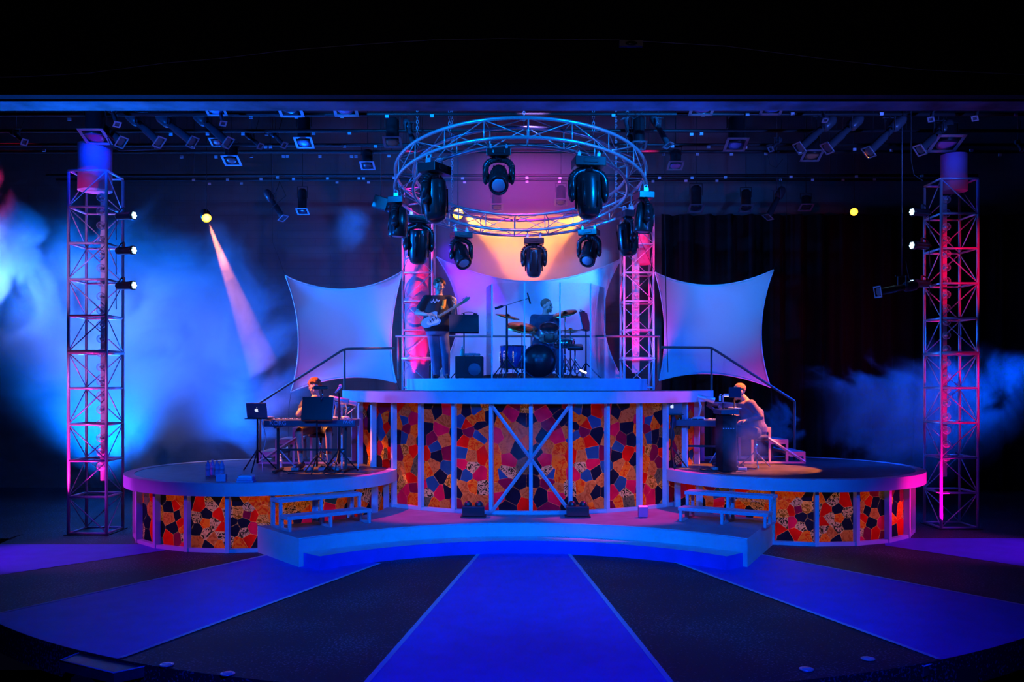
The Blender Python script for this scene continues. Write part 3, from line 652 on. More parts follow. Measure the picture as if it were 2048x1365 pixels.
def moving_head(name, p, yaw, tilt, sc, lab, lens=True):
    t = thing(name, p, lab, 'moving head light', 'moving head lights on the ring', yaw)
    S = sc; Q = Matrix.Rotation(tilt, 3, 'X')
    for x in (-.11, .11):
        MB().box((x*S, 0, -.03*S), (.035*S, .07*S, .07*S)).tube([(x*S, .03*S*math.cos(a), .02*S+.03*S*math.sin(a)) for a in [2*PI*k/10 for k in range(10)]], .01*S, 5, closed=True).build('clamp', M_alu, t)
    MB().box((0, 0, -.105*S), (.34*S, .25*S, .10*S)).box((0, -.125*S, -.10*S), (.16*S, .012, .05*S)).build('base', M_plastic, t, bevel=.02*S)
    y = MB(); pts = []
    for k in range(13):
        a = PI*k/12; pts.append((.185*S*math.cos(a), 0, -.30*S+.12*S*math.sin(a)))
    pts = [(.185*S, 0, -.47*S)]+pts+[(-.185*S, 0, -.47*S)]
    for i in range(len(pts)-1):
        a, b = V(pts[i]), V(pts[i+1]); y.cone(a, b, .045*S, .045*S, 8, sq=1.0)
    y.ball((.185*S, 0, -.47*S), .06*S, 10, sc=(.6, 1, 1.2)).ball((-.185*S, 0, -.47*S), .06*S, 10, sc=(.6, 1, 1.2)).cone((0, 0, -.12*S), (0, 0, -.2*S), .07*S, .06*S, 12)
    y.build('yoke', M_plastic, t)
    cz = V((0, 0, -.46*S)); prof = [(0, .27), (.07, .262), (.115, .235), (.135, .17), (.15, .05), (.155, -.06), (.15, -.14), (.152, -.20), (.145, -.215), (.125, -.215), (.122, -.19)]
    hm = MB().lathe(cz, [(r*S, z*S) for r, z in prof], 20, q=Q, sx=.92)
    for k in range(6):
        a = PI*k/3; v = Q@V((.15*S*math.cos(a), .15*S*math.sin(a), 0)); d = Q@V((0, 0, 1)); hm.cone(cz+v*.95+d*.16*S, cz+v*1.03-d*.12*S, .012*S, None, 5)
    hm.build('head', M_plastic, t)
    MB().lathe(cz, [(.122*S, -.195*S), (.08*S, -.215*S), (0, -.225*S)], 20, q=Q, sx=.92).build('lens', M_lens, t)
R_ = math.radians
for deg, yaw, tilt, sc, lab in [(-10, 0, R_(-52), 1.0, 'moving head lamp at the front centre of the ring, lens facing the hall'),
    (-43, R_(60), R_(176), 1.25, 'large black moving head lamp left of centre on the near ring edge'),
    (31, R_(8), R_(172), 1.3, 'large black moving head lamp right of centre on the near ring edge'),
    (-88, R_(80), R_(4), 1.0, 'moving head lamp at the far left of the ring with a pink lens'),
    (82, R_(100), R_(4), 1.0, 'moving head lamp at the far right of the ring with a pink lens'),
    (-113, R_(20), R_(188), 1.2, 'moving head lamp hanging low at the left, in front of the pink tower'),
    (-146, R_(25), R_(-40), 1.0, 'small moving head lamp on the far left curve of the ring, lens forward'),
    (172, 0, R_(186), 1.05, 'moving head lamp hanging lowest at the far centre of the ring'),
    (139, R_(-20), R_(-40), 1.0, 'small moving head lamp on the far right curve of the ring, lens forward'),
    (106, R_(-70), R_(184), 1.1, 'moving head lamp hanging low at the right, beside the red tower')]:
    moving_head('moving_head_light', ringpt(R_(deg), R0+(.1 if abs(deg) in (88, 82) else 0), -HW-.055), yaw, tilt, sc, lab)

# ------------------------------------------------------------------ pipes and hanging lanterns
ZP = 6.0
rows = {229: [(139, 239), (502, 235), (593, 234), (684, 233), (774, 233), (864, 232), (1227, 231), (1406, 230), (1495, 229), (1585, 228), (1763, 228), (2032, 229)],
        262: [(342, 269), (415, 268), (486, 268), (533, 268), (627, 267), (699, 267), (1383, 269), (1403, 268)],
        290: [(88, 301), (312, 296), (386, 295), (531, 294), (541, 294), (609, 294), (689, 293), (751, 293), (1345, 293), (1417, 294), (1491, 295), (1709, 299), (1783, 301), (1855, 303), (1943, 301)],
        304: [(363, 314), (432, 314), (503, 313), (567, 313), (575, 313), (640, 313), (703, 313), (712, 313), (778, 312), (1327, 309), (1395, 309), (1463, 309), (1532, 308), (1600, 307), (2000, 310)],
        351: [(455, 359), (387, 360), (522, 358), (555, 355), (587, 358), (655, 357), (718, 357), (727, 357), (788, 356), (925, 357), (985, 356), (1054, 356), (1120, 357), (1319, 356), (1384, 356), (1451, 355), (1582, 354), (1713, 353), (1844, 352)],
        360: [(419, 368), (483, 367), (674, 365), (737, 365), (929, 365), (991, 365), (1054, 364), (1119, 364), (1306, 363), (1372, 362), (1434, 362), (1561, 360), (1625, 360), (1686, 360), (1749, 359)]}
names = ['nearest', 'second nearest', 'third', 'fourth', 'second farthest', 'farthest']
for (py, tg), nm in zip(rows.items(), names):
    y = F*(ZP-CH)/(HY-py); t = thing('lighting_pipe', (0, y, ZP), 'long black horizontal lighting pipe with white tags, '+nm+' of the rows overhead', 'pipe', 'lighting pipes')
    MB().cone((-8.6, 0, 0), (8.6, 0, 0), .026, None, 10).build('pipe', M_black, t)
    for x in (-6, -2, 2.2, 6): MB().cone((x, 0, 0), (x, 0, 2.2), .006, None, 5).build('hanger_cable', M_black, t)
    for px, ty in tg: q = P(px, ty, y-.03); MB().box((q.x, -.03, q.z-ZP), (.052, .02, .04)).build('tag', M_tagw, t)
def cable_loop(a, b, sag, m, r=.006):
    a, b = V(a), V(b); m.tube([a.lerp(b, t)+V((0, 0, -4*sag*t*(1-t))) for t in [k/10 for k in range(11)]], r, 5)
M_can = mat('lantern_paint', (.06, .06, .07), .35)
def ers(x0, y0, x1, y1, d, lab, M=None):
    a, b = P(x0, y0, d+.08), P(x1, y1, d-.08); L = (b-a).length; u = (b-a)/L; M = M or M_can
    t = thing('ellipsoidal_spotlight', a, lab, 'stage light', 'hanging stage lights')
    q = u.to_track_quat('Z', 'Y').to_matrix(); k = min(1.0, L/.75); 
    MB().lathe((0, 0, 0), [(0, 0), (.06*k, .01*L), (.085*k, .08*L), (.085*k, .30*L), (.055*k, .36*L)], 14, q=q).build('lamp_housing', M, t)
    MB().lathe((0, 0, 0), [(.05*k, .36*L), (.05*k, .55*L), (.062*k, .58*L), (.062*k, .97*L), (.07*k, L)], 14, q=q).build('barrel', M, t)
    m = MB(); s = .085*k
    for sx, sy in ((1, 0), (-1, 0), (0, 1), (0, -1)): m.box(u*L+q@V((sx*s, sy*s, .01)), ((.02 if sx else 2*s+.02), (.02 if sy else 2*s+.02), .01), R=q)
    m.build('gel_frame', M_frame, t)
    m = MB(); c = u*L*.4; 
    for s_ in (-1, 1): m.box(c+q@V((s_*.1*k, 0, 0))+V((0, 0, .09*k)), (.008, .03, .2*k))
    m.box(c+V((0, 0, .19*k)), (.22*k, .03, .008)).cone(c+V((0, 0, .19*k)), V((c.x, c.y, 8.18-a.z)), .007, None, 6); m.build('yoke', M, t)
    m = MB(); cable_loop((0, 0, 0), c+V((.1, .1, .4)), .18, m); m.build('power_cable', M_black, t)
def par(px, py0, py1, d, lab, wd=.17, lens=None, fr=1.0, tilt=0):
    a = P(px, py0, d); b = P(px, py1, d); L = a.z-b.z
    t = thing('par_can', a, lab, 'stage light', 'hanging stage lights'); q = Matrix.Rotation(tilt, 3, 'X'); qq = q
    MB().lathe((0, 0, 0), [(wd*.3, 0), (wd*.5, -.12*L), (wd*.5, -.95*L), (wd*.55, -L)], 18, q=qq).build('can', M_plastic, t)
    m = MB(); s = wd*.62*fr
    fq = Matrix.Rotation(R_(-22), 3, 'X')
    for sx, sy in ((1, 0), (-1, 0), (0, 1), (0, -1)): m.box(V((0, 0, -L-.012))+fq@V((sx*s, sy*s, 0)), ((wd*.18 if sx else 2*s+wd*.18), (wd*.18 if sy else 2*s+wd*.18), .008), R=fq)
    m.build('gel_frame', M_frame, t)
    MB().lathe((0, 0, -L-.014), [(wd*.5, 0), (wd*.3, -.006), (0, -.01)], 18, q=fq).build('lens', lens or M_gelk, t)
    m = MB().box((-wd*.58, 0, -.3*L+.05), (.008, .03, .5*L)).box((wd*.58, 0, -.3*L+.05), (.008, .03, .5*L)).box((0, 0, -.05*L+.06), (wd*1.2, .03, .008)).cone((0, 0, .05), (0, 0, 8.18-a.z), .007, None, 6); m.build('yoke', M_black, t)
M_gelk = mat('dark_lens', (.05, .04, .06), .15, spec=.8); M_gelr = mat('red_gel', (.5, .03, .08), .3); M_gelb = mat('blue_gel', (.1, .25, .7), .3); M_gelp = mat('pink_gel', (.5, .15, .4), .3)
M_geloff = mat('amber_gel', (.5, .22, .12), .4)
for a in [(178, 228, 242, 284, 12.9, 'black spotlight slanting down right above the far left tower'),
    (255, 226, 318, 284, 13.0, 'spotlight slanting down right, first right of the left tower'), (316, 230, 384, 284, 13.1, 'spotlight slanting down right, second right of the left tower'),
    (390, 226, 455, 285, 13.1, 'spotlight slanting down right, third right of the left tower'), (492, 268, 520, 292, 14.2, 'short spotlight slanting down right, left of the centre left pair'),
    (540, 262, 568, 290, 14.2, 'short spotlight slanting down right, right of the centre left pair'), (532, 382, 566, 436, 16.8, 'angled spotlight hanging low at left with frame downward'),
    (222, 214, 234, 248, 12.6, 'bluish spotlight hanging steeply from the beam at upper left'), (438, 214, 446, 246, 12.6, 'small bluish lamp tail hanging under the beam at left'),
    (812, 240, 830, 296, 13.6, 'slim spotlight hanging left of the ring truss'), (1262, 286, 1250, 238, 13.6, 'short spotlight hanging right of the ring truss'),
    (1304, 232, 1336, 290, 13.4, 'spotlight slanting down right beside the ring truss'), (1668, 236, 1600, 296, 13.1, 'spotlight slanting down left, leftmost of the right diagonal row'),
    (1722, 234, 1655, 296, 13.1, 'spotlight slanting down left, second of the right diagonal row'), (1808, 234, 1738, 304, 13.1, 'spotlight slanting down left, third of the right diagonal row'),
    (1902, 244, 1840, 300, 13.3, 'dim spotlight slanting down left, last of the right diagonal row'), (1562, 278, 1542, 298, 14.3, 'short spotlight low in the right row, left end'),
    (1566, 376, 1536, 434, 16.8, 'angled spotlight hanging low at right'), (1641, 212, 1650, 240, 12.6, 'short lamp under the beam at right'),
    (1868, 212, 1862, 238, 12.6, 'short lamp under the beam above the far right tower'), (1958, 212, 1950, 236, 12.6, 'short lamp under the beam at the far right'),
    (22, 262, 48, 284, 13.4, 'dark spotlight cluster hanging at the far left edge'), (2030, 282, 2044, 300, 14.0, 'small dim spotlight at the far right edge')]: ers(*a)
for a in [(190, 196, 272, 12.7, 'big can lamp with a red lens above the far left tower', .26, M_gelr), (430, 200, 217, 12.5, 'can lamp with pale frame just under the beam, left', .2, M_gelb),
    (580, 200, 217, 12.5, 'can lamp with pale frame just under the beam, left of centre', .24, M_gelk), (690, 196, 216, 12.5, 'can lamp with patterned frame just under the beam, near the ring', .24, M_gelp),
    (608, 232, 284, 13.9, 'can lamp with a blue tinted frame between the left pipes', .2, M_gelb), (785, 236, 283, 13.7, 'can lamp with a rusty square frame left of the ring', .2, M_geloff),
    (735, 300, 330, 14.8, 'slim lamp with a dim square frame lower left of the ring', .17, M_gelk), (434, 262, 283, 14.4, 'dim can lamp with a reddish frame at upper left', .16, M_gelr),
    (463, 290, 320, 14.6, 'dark can lamp with faint oval frame at left', .2, M_gelk), (605, 378, 422, 16.8, 'dark can lamp hanging low left of the ring', .16, M_gelk),
    (993, 388, 414, 17.2, 'can lamp with pale frame seen through the ring', .18, M_gelk), (1122, 372, 404, 17.2, 'dark can lamp seen through the ring at right', .18, M_gelk),
    (1278, 234, 290, 13.5, 'tall can lamp hanging right beside the ring', .16, M_gelk), (1351, 300, 330, 14.6, 'lamp with a bright square frame right of the ring', .18, M_gelp),
    (1405, 200, 214, 12.5, 'can lamp with purple frame just under the beam, right of the ring', .24, M_gelp), (1545, 200, 214, 12.5, 'can lamp with blue frame just under the beam, right', .22, M_gelb),
    (1472, 232, 288, 13.8, 'can lamp with a large blue lit frame at right', .24, M_gelb), (1492, 380, 416, 16.8, 'dark can lamp with square frame low at right', .18, M_gelk),
    (1612, 392, 414, 17.0, 'very dim can lamp low at right', .18, M_gelk), (1624, 270, 310, 14.4, 'can lamp with pale frame and glowing amber lens at right', .22, M_geloff),
    (1893, 252, 286, 13.4, 'big lamp with a magenta and blue lens above the far right tower', .3, M_gelp), (1392, 372, 416, 16.6, 'round dark lamp hanging right of the inner tower', .2, M_gelk)]: par(*a)
# box lamp left of the ring
t = thing('fresnel_lantern', P(762, 396, 15.8), 'boxy black lantern tilted right beside the left of the ring', 'stage light', 'hanging stage lights', 0)
q = Matrix.Rotation(R_(18), 3, 'Y'); MB().box((0, 0, -.1), (.26, .2, .22), R=q).build('housing', M_plastic, t, bevel=.01); MB().cone((.1, 0, -.13), (.22, 0, -.19), .1, .11, 14).build('snout', M_plastic, t)
MB().box((.24, 0, -.2), (.008, .24, .24), R=q).build('barn_door', M_black, t); MB().cone((0, 0, 0), (0, 0, 8.18-P(0, 396, 15.8).z), .007, None, 6).build('hanging_arm', M_black, t)
for i, (pp, lab) in enumerate([([(1245, 206), (1250, 226), (1268, 238), (1284, 226), (1288, 206)], 'cable loop hanging under the beam right of the ring truss'),
    ([(1532, 300), (1540, 330), (1552, 336), (1566, 318)], 'thin cable loop hanging in the dark at right'), ([(1822, 210), (1822, 320), (1828, 350), (1846, 362)], 'cable dropping beside the far right tower'),
    ([(210, 262), (222, 292), (240, 302), (330, 298)], 'cable trailing right from the lamp above the far left tower'), ([(1330, 425), (1332, 600), (1336, 745)], 'thin cord hanging down in front of the right sail'),
    ([(560, 365), (572, 392), (552, 408), (540, 418)], 'cable curling beside the low angled spotlight at left')]):
    d_ = 15.6 if i == 4 else (12.7 if i in (0, 2, 3) else 16.6); q_ = [P(x, y, d_) for x, y in pp]; q_ = [q_[0].lerp(V((q_[0].x, q_[0].y, 8.18)), 1)]+q_ if i in (4, 2) else q_
    tag(MB().tube(q_, .006, 6).build('hanging_cable', M_matte), lab, 'cable', 'hanging cables')
# lit lamps seen head on
def glow(name, c, s):
    return mat(name, (1, 1, 1), .5, emit=c, es=s)
G_am = glow('amber_glow', (1, .42, .02), 4); G_wb = glow('white_blue_glow', (.45, .85, 1), 5); G_am2 = glow('amber_glow_strong', (1, .45, .02), 5)
def lit(px, py, d, tgt, r, m, lab, ln=.3):
    p = P(px, py, d); u = (V(tgt)-p).normalized(); q = u.to_track_quat('Z', 'Y').to_matrix()
    t = thing('lit_lamp', p, lab, 'stage light', 'lit stage lamps')
    MB().lathe((0, 0, 0), [(r*.6, -ln), (r*1.1, -ln*.7), (r*1.1, .03), (r*1.02, .03), (r*1.0, .0)], 18, q=q).build('can', M_plastic, t)
    MB().lathe((0, 0, 0), [(r, .004), (r*.6, .012), (0, .016)], 18, q=q).build('lens', m, t)
    MB().cone((0, 0, r), (0, 0, 8.18-p.z), .007, None, 6).build('hanging_arm', M_black, t)
lit(413, 436, 16.4, (-3.6, 12.5, 2.6), .085, G_am2, 'glowing amber lamp whose beam slants down through the fog at left')
lit(1708, 424, 16.9, (1.5, 0, 2), .07, G_am, 'small glowing amber lamp alone in the dark at right', .25)
lit(916, 428, 16.25, (0.3, 11.5, 3.4), .10, G_am2, 'glowing amber lamp at the left behind the ring')
lit(1180, 428, 16.25, (0.2, 11.5, 3.4), .10, G_am2, 'glowing amber lamp at the right behind the ring')
spot('fog_beam', P(417, 446, 16.2), P(510, 690, 16.5), (1, .25, .10), 3000, 13, .3, .02)

# led lamps clamped to the outer towers
def led(px, py, d, sgn, tx, lab, tilt=0):
    p = P(px, py, d); t = thing('led_spotlight', p, lab, 'stage light', 'lamps clamped to the towers'); u = V((sgn*math.cos(tilt), -.25, -math.sin(tilt))).normalized()
    q = u.to_track_quat('Z', 'Y').to_matrix()
    MB().lathe((0, 0, 0), [(.03, -.30), (.055, -.27), (.06, -.05), (.068, -.04), (.068, 0), (.06, 0)], 16, q=q).build('can', M_plastic, t)
    m = MB()
    for k in range(7):
        a = 2*PI*k/6; v = q@V((.036*math.cos(a), .036*math.sin(a), .004)) if k < 6 else q@V((0, 0, .004)); m.ball(v, .016, 8)
    m.build('led_lens', G_wb, t)
    m = MB(); e = V((tx-p.x, .12, 0)); m.box(-u*.17+V((0, 0, .05)), (.03, .03, .14)).tube([-u*.17+V((0, 0, .12)), V((e.x*.7, .06, .1)), e], .012, 6); m.build('bracket', M_black, t)
    m = MB(); cable_loop(-u*.3, e+V((0, 0, -.3)), .15, m); m.build('power_cable', M_black, t)
xl, xr = TWL+.27, TWR-.27
led(268, 431, 13.0, 1, xl, 'topmost white blue led lamp on the far left tower'); led(268, 501, 13.0, 1, xl, 'middle white blue led lamp on the far left tower'); led(268, 571, 13.0, 1, xl, 'lowest white blue led lamp on the far left tower')
led(1824, 424, 13.5, -1, xr, 'topmost white blue led lamp on the far right tower'); led(1824, 491, 13.5, -1, xr, 'middle white blue led lamp on the far right tower'); led(1824, 567, 13.5, -1, xr, 'lowest white blue led lamp on the far right tower')
for py in (431, 501): spot('led_beam', P(272, py, 13.0), P(400, py+12, 12.85), (.5, .8, 1), 130, 14, .6, .02)
ers(1835, 570, 1757, 584, 13.1, 'blue lit spotlight pointing left, lowest on the far right tower')

# ------------------------------------------------------------------ people
M_skin = mat('skin', (.62, .36, .26), .5, bump=.05, bscale=90); M_hairr = mat('red_brown_hair', (.26, .07, .02), .7, bump=.5, bscale=120)
M_hairs = mat('short_hair', (.22, .12, .07), .8); M_tee = mat('black_tee', (.018, .017, .02), .85, bump=.2, bscale=25)
M_jean = mat('denim', (.10, .12, .20), .85, bump=.3, bscale=60, var=.2); M_shoe = mat('dark_shoe', (.03, .03, .035), .5)
M_dshirt = mat('dark_shirt', (.05, .05, .09), .8, bump=.2, bscale=25, var=.3, vscale=12); M_gshirt = mat('grey_purple_shirt', (.17, .13, .20), .85, bump=.25, bscale=22)
M_eye = mat('eye', (.03, .02, .02), .2); M_lip = mat('lips', (.42, .16, .13), .5); M_white = mat('white_plastic', (.8, .8, .82), .4)
def remesh(o, vx, smooth=1):
    r = o.modifiers.new('r', 'REMESH'); r.mode = 'VOXEL'; r.voxel_size = vx; r.use_smooth_shade = True
    s = o.modifiers.new('s', 'SMOOTH'); s.factor = .5; s.iterations = 3*smooth; return o
def loft(m, rings, n=18):                 # rings: (centre, rx, ry)
    vs = []; 
    for c, rx, ry in rings:
        c = V(c)
        for k in range(n): a = 2*PI*k/n; vs.append(c+V((rx*math.cos(a), ry*math.sin(a), 0)))
    fs = [(i*n+k, i*n+(k+1) % n, (i+1)*n+(k+1) % n, (i+1)*n+k) for i in range(len(rings)-1) for k in range(n)]
    fs += [tuple(range(n))[::-1], tuple((len(rings)-1)*n+k for k in range(n))]; return m.add(vs, fs, 0, True)
def hand(m, w, d, n, curl=.6, s=1.0, side=1):       # wrist, finger direction, palm normal (curl direction)
    w = V(w); d = V(d).normalized(); n = V(n); n = (n-d*n.dot(d)).normalized(); x = d.cross(n)*side
    for k in range(5): m.cap(w+d*.01, w+d*.085*s+x*(.032-.016*k)*s, .017*s, .0125*s, 8)
    for k, ln in enumerate((.066, .078, .073, .058)):
        p = w+d*.088*s+x*(.031-.0205*k)*s; a = p; dd = d
        for j, f in enumerate((.45, .32, .23)):
            ang = curl*(.5+.4*j)*(1+.08*k); q = (dd*math.cos(ang)+n*math.sin(ang)).normalized(); b = a+q*ln*f*s*1.15; m.cap(a, b, (.0095-.0008*j)*s, (.0088-.0008*j)*s, 8)
            dd = q; a = b
    a = w+d*.03*s+x*.03*s; b = a+(d*.6+x*.75+n*.25).normalized()*.042*s; c = b+(d*.85+x*.25+n*.4).normalized()*.034*s
    m.cap(a, b, .014*s, .011*s, 8).cap(b, c, .011*s, .009*s, 8)
def person(t, J, skin, shirt, trou, sleeve=.5, long=False, belly=0, yaw=0, pitch=0, hair=None, hairn=70, hairr=.022, beard=False, shorts=False, hands=None, sh=1.0, body_w=1.0):
    g = {k: V(v) for k, v in J.items()}; H = g['head']; Q = Matrix.Rotation(yaw, 3, 'Z')@Matrix.Rotation(pitch, 3, 'X')
    m = MB()
    pe, ch, nk = g['pelvis'], g['chest'], g['neck']
    loft(m, [(pe+V((0, 0, -.05)), .12, .10), (pe, .155, .115), (pe.lerp(ch, .5), .135, .10), (ch, .16, .11), (nk+V((0, 0, -.04)), .10, .075), (nk, .058, .056)])
    m.cap(nk-V((0, 0, .02)), H+Q@V((0, .02, -.07)), .058, .052, 12)
    m.ball(H+Q@V((0, .012, .03)), 1, 18, sc=(.074, .094, .088), q=Q); m.ball(H+Q@V((0, -.022, -.045)), 1, 14, sc=(.056, .066, .062), q=Q)
    m.ball(H+Q@V((0, -.07, -.085)), 1, 8, sc=(.024, .02, .018), q=Q); m.cap(H+Q@V((0, -.082, .022)), H+Q@V((0, -.107, -.018)), .009, .013, 8)
    m.cap(H+Q@V((-.035, -.078, .038)), H+Q@V((.035, -.078, .038)), .01, .01, 8)
    for s in (-1, 1):
        m.ball(H+Q@V((s*.077, .012, -.005)), 1, 8, sc=(.01, .02, .032), q=Q); m.ball(H+Q@V((s*.04, -.062, -.02)), 1, 8, sc=(.024, .022, .022), q=Q)
    for s in 'LR':
        sg = 1 if s == 'L' else -1
        m.cap(nk+V((0, 0, -.06)), g['sh'+s], .06, .055, 10).cap(g['sh'+s], g['el'+s], .05*body_w, .038*body_w, 12).cap(g['el'+s], g['wr'+s], .04*body_w, .026, 12)
        d, n, c, sd = hands[s]; hand(m, g['wr'+s], d, n, c, 1.0, sd)
        m.cap(g['hip'+s], g['kn'+s], .08*body_w, .055*body_w, 12).cap(g['kn'+s], g['an'+s], .055*body_w, .036, 12)
        m.cap(g['an'+s], g['toe'+s], .036, .028, 8)
    remesh(m.build('body', skin, t), .0075)
    # clothes
    m = MB(); e = .018; bw = body_w
    loft(m, [(pe+V((0, -belly*.1, -.03)), .165*bw+e, .125*bw+e), (pe+V((0, -belly*.5, .06)), .17*bw+e+belly*.4, .13*bw+e+belly*.5), (pe.lerp(ch, .45)+V((0, -belly*.6, 0)), .15*bw+e+belly*.6, .12*bw+e+belly*.7), (ch, .168*bw+e, .12*bw+e), (g['neck']+V((0, 0, -.055)), .12+e, .085+e), (g['neck']+V((0, 0, -.015)), .062+e*.5, .060+e*.5)])
    for s in 'LR':
        end = g['sh'+s].lerp(g['el'+s], sleeve); m.cap(nk+V((0, 0, -.085)), g['sh'+s], .07, .068*bw, 10).cap(g['sh'+s], end, .066*bw, .062*bw, 12)
        if long: m.cap(g['sh'+s], g['el'+s], .064*bw, .054*bw, 12).cap(g['el'+s], g['el'+s].lerp(g['wr'+s], .85), .054*bw, .038, 12)
    remesh(m.build('shirt', shirt, t), .012, 1)
    m = MB(); loft(m, [(pe+V((0, 0, -.10)), .15*bw+e, .12*bw+e), (pe+V((0, 0, -.04)), .16*bw+e, .122*bw+e), (pe+V((0, 0, .05)), .155*bw+e, .118*bw+e)])
    for s in 'LR':
        kn = g['kn'+s]; m.cap(g['hip'+s], kn if not shorts else g['hip'+s].lerp(kn, .85), .098*bw, .075*bw, 12)
        if not shorts: m.cap(kn, g['an'+s]+V((0, 0, .01)), .074*bw, .062, 12)
    remesh(m.build('shorts' if shorts else 'trousers', trou, t), .012, 1)
    for s in 'LR':
        a, b = g['an'+s], g['toe'+s]; m = MB().cap(V((a.x, a.y, a.z-.02))-(b-a)*.25, V((b.x, b.y, a.z-.045)), .047, .036, 10).cap(a+V((0, 0, .03)), a-V((0, 0, .02)), .045, .047, 10)
        remesh(m.build('shoe', M_shoe, t), .01)
    for s in (-1, 1): MB().ball(H+Q@V((s*.031, -.077, .014)), .0105, 8).build('eye', M_eye, t)
    MB().cap(H+Q@V((-.02, -.083, -.055)), H+Q@V((.02, -.083, -.055)), .006, .006, 6).build('mouth', M_lip, t)
    if hair:
        m = MB(); rnd = random.Random(len(t.name)+hairn)
        hg = 1.0 if hairr < .015 else 1.12; m.ball(H+Q@V((0, .030, .048)), 1, 16, sc=(.079*hg, .092, .086*hg), q=Q)
        for _ in range(hairn):
            a = rnd.uniform(0, 2*PI); b = rnd.uniform(.05, 1.62); d = V((math.sin(b)*math.cos(a), math.sin(b)*math.sin(a), math.cos(b)))
            if d.y < -.35 and d.z < .42: continue
            m.ball(H+Q@(V((0, .024, .04))+V((d.x*.08, d.y*.095, d.z*.088))*hg), rnd.uniform(.6, 1.2)*hairr, 6)
        if beard:
            for _ in range(40):
                a = rnd.uniform(-1.5, 1.5); m.ball(H+Q@V((.06*math.sin(a), -.03-.05*math.cos(a), rnd.uniform(-.1, -.05)-.0*abs(a))), .011, 6)
        remesh(m.build('hair', hair, t), .009, 1)
    return t
# guitarist
k = 15.6/F
def gj(px, py, dy=0): return ((px-880)*k, dy, (758-py)*k)
gt = thing('person', (P(880, 0, 15.6).x, 15.6, 2.235), 'person with curly reddish hair in black t-shirt standing and playing an electric guitar', 'person')
J = dict(pelvis=gj(875, 660), chest=gj(876, 610), neck=gj(878, 589), head=gj(879, 574, -.03), shL=gj(899, 599, .0), elL=gj(907, 627, -.03), wrL=gj(912, 613, -.25), shR=gj(853, 599), elR=gj(835, 627, -.05), wrR=gj(858, 632, -.27),
         hipL=gj(884, 662), knL=gj(891, 706, -.06), anL=gj(893, 750, 0), toeL=gj(897, 755, -.15), hipR=gj(866, 662), knR=gj(870, 706, -.03), anR=gj(873, 750, .04), toeR=gj(869, 755, -.11))
person(gt, J, M_skin, M_tee, M_jean, .62, belly=.09, yaw=R_(8), pitch=R_(14), hair=M_hairr, hairr=.024, hands={'L': ((.1, -.2, 1), (-.8, .3, .2), 1.0, 1), 'R': ((.9, -.1, .1), (0, .7, -.5), .8, -1)}, body_w=1.18)
m = MB(); rnd = random.Random(4)
for i in range(9): x = .0+(i-4)*.018; m.box((J['chest'][0]-.03+x, -.188, J['chest'][2]+.045+rnd.uniform(-.02, .02)), (.012, .006, rnd.uniform(.02, .055)), R=Matrix.Rotation(rnd.uniform(-.6, .6), 3, 'Y'))
m.build('shirt_print', M_white, gt)
# guitar with orange strap
gu = thing('electric_guitar', V(gj(872, 640, -.26))+gt.location, 'pale blue electric guitar with a tan neck held by the standing guitarist', 'guitar'); gr = math.atan2(.58, 1.0)
GM = Matrix.Rotation(-gr, 3, 'Y')@Matrix.Rotation(PI/2, 3, 'X')@Matrix.Scale(.82, 3)
body = []
for i in range(48):
    a = 2*PI*i/48; r = .165+.045*math.cos(2*a)-.022*math.cos(a*3+.3); x = r*math.cos(a)*1.08; y = r*math.sin(a)*1.0
    if abs(a) < .5 or abs(a-2*PI) < .5: x -= .075*math.cos(a*3)
    body.append((x-.06, y))
M_gbody = mat('guitar_blue', (.30, .48, .62), .2, coat=.6); M_neck = mat('maple_neck', (.55, .36, .16), .35)
bo = MB().prism(body, -.022, .022, M=GM).build('body', M_gbody, gu, bevel=.008)
MB().prism([(x*.62+.0, y*.55-.02) for x, y in body], .0225, .026, M=GM).build('pickguard', M_white, gu)
m = MB()
for x in (-.10, -.04, .03): m.box(GM@V((x, 0, .032)), (.018, .075, .012), R=GM)
m.build('pickup', M_plastic, gu)
MB().box(GM@V((.38, 0, .028)), (.60, .05, .026), R=GM).build('neck', M_neck, gu, bevel=.004)
MB().prism([(.67, -.03), (.69, .035), (.80, .05), (.86, .03), (.85, 0), (.80, -.02)], .012, .03, M=GM).build('headstock', M_neck, gu)
m = MB()
for i in range(6): m.cone(GM@V((.70+.022*i, .045, .02)), GM@V((.70+.022*i, .068, .02)), .006, .008, 6)
m.build('tuning_peg', M_chrome, gu)
m = MB()
for i in range(6): m.cone(GM@V((-.14, -.02+.008*i, .042)), GM@V((.70, -.018+.007*i, .042)), .0012, None, 4)
m.build('strings', M_chrome, gu)
M_strap = mat('orange_strap', (.9, .30, .02), .6); p0 = V(gj(892, 594, .02))+gt.location-gu.location; m = MB(); n = 10
pts = [V((.14, -.03, .16)), V((.13, .02, .22)), V(gj(889, 618, -.2))+gt.location-gu.location, V(gj(890, 603, -.13))+gt.location-gu.location, p0, V(gj(886, 596, .14))+gt.location-gu.location, V(gj(870, 625, .2))+gt.location-gu.location, V((-.24, .1, -.05)), V((-.2, .0, -.08))]
vs = []
for p in pts: vs += [p+V((-.03, 0, 0)), p+V((.03, 0, 0.004))]
m.add(vs, [(2*i, 2*i+1, 2*i+3, 2*i+2) for i in range(len(pts)-1)], 0, True); so = m.build('strap', M_strap, gu, fix=False); sd = so.modifiers.new('s', 'SOLIDIFY'); sd.thickness = .004

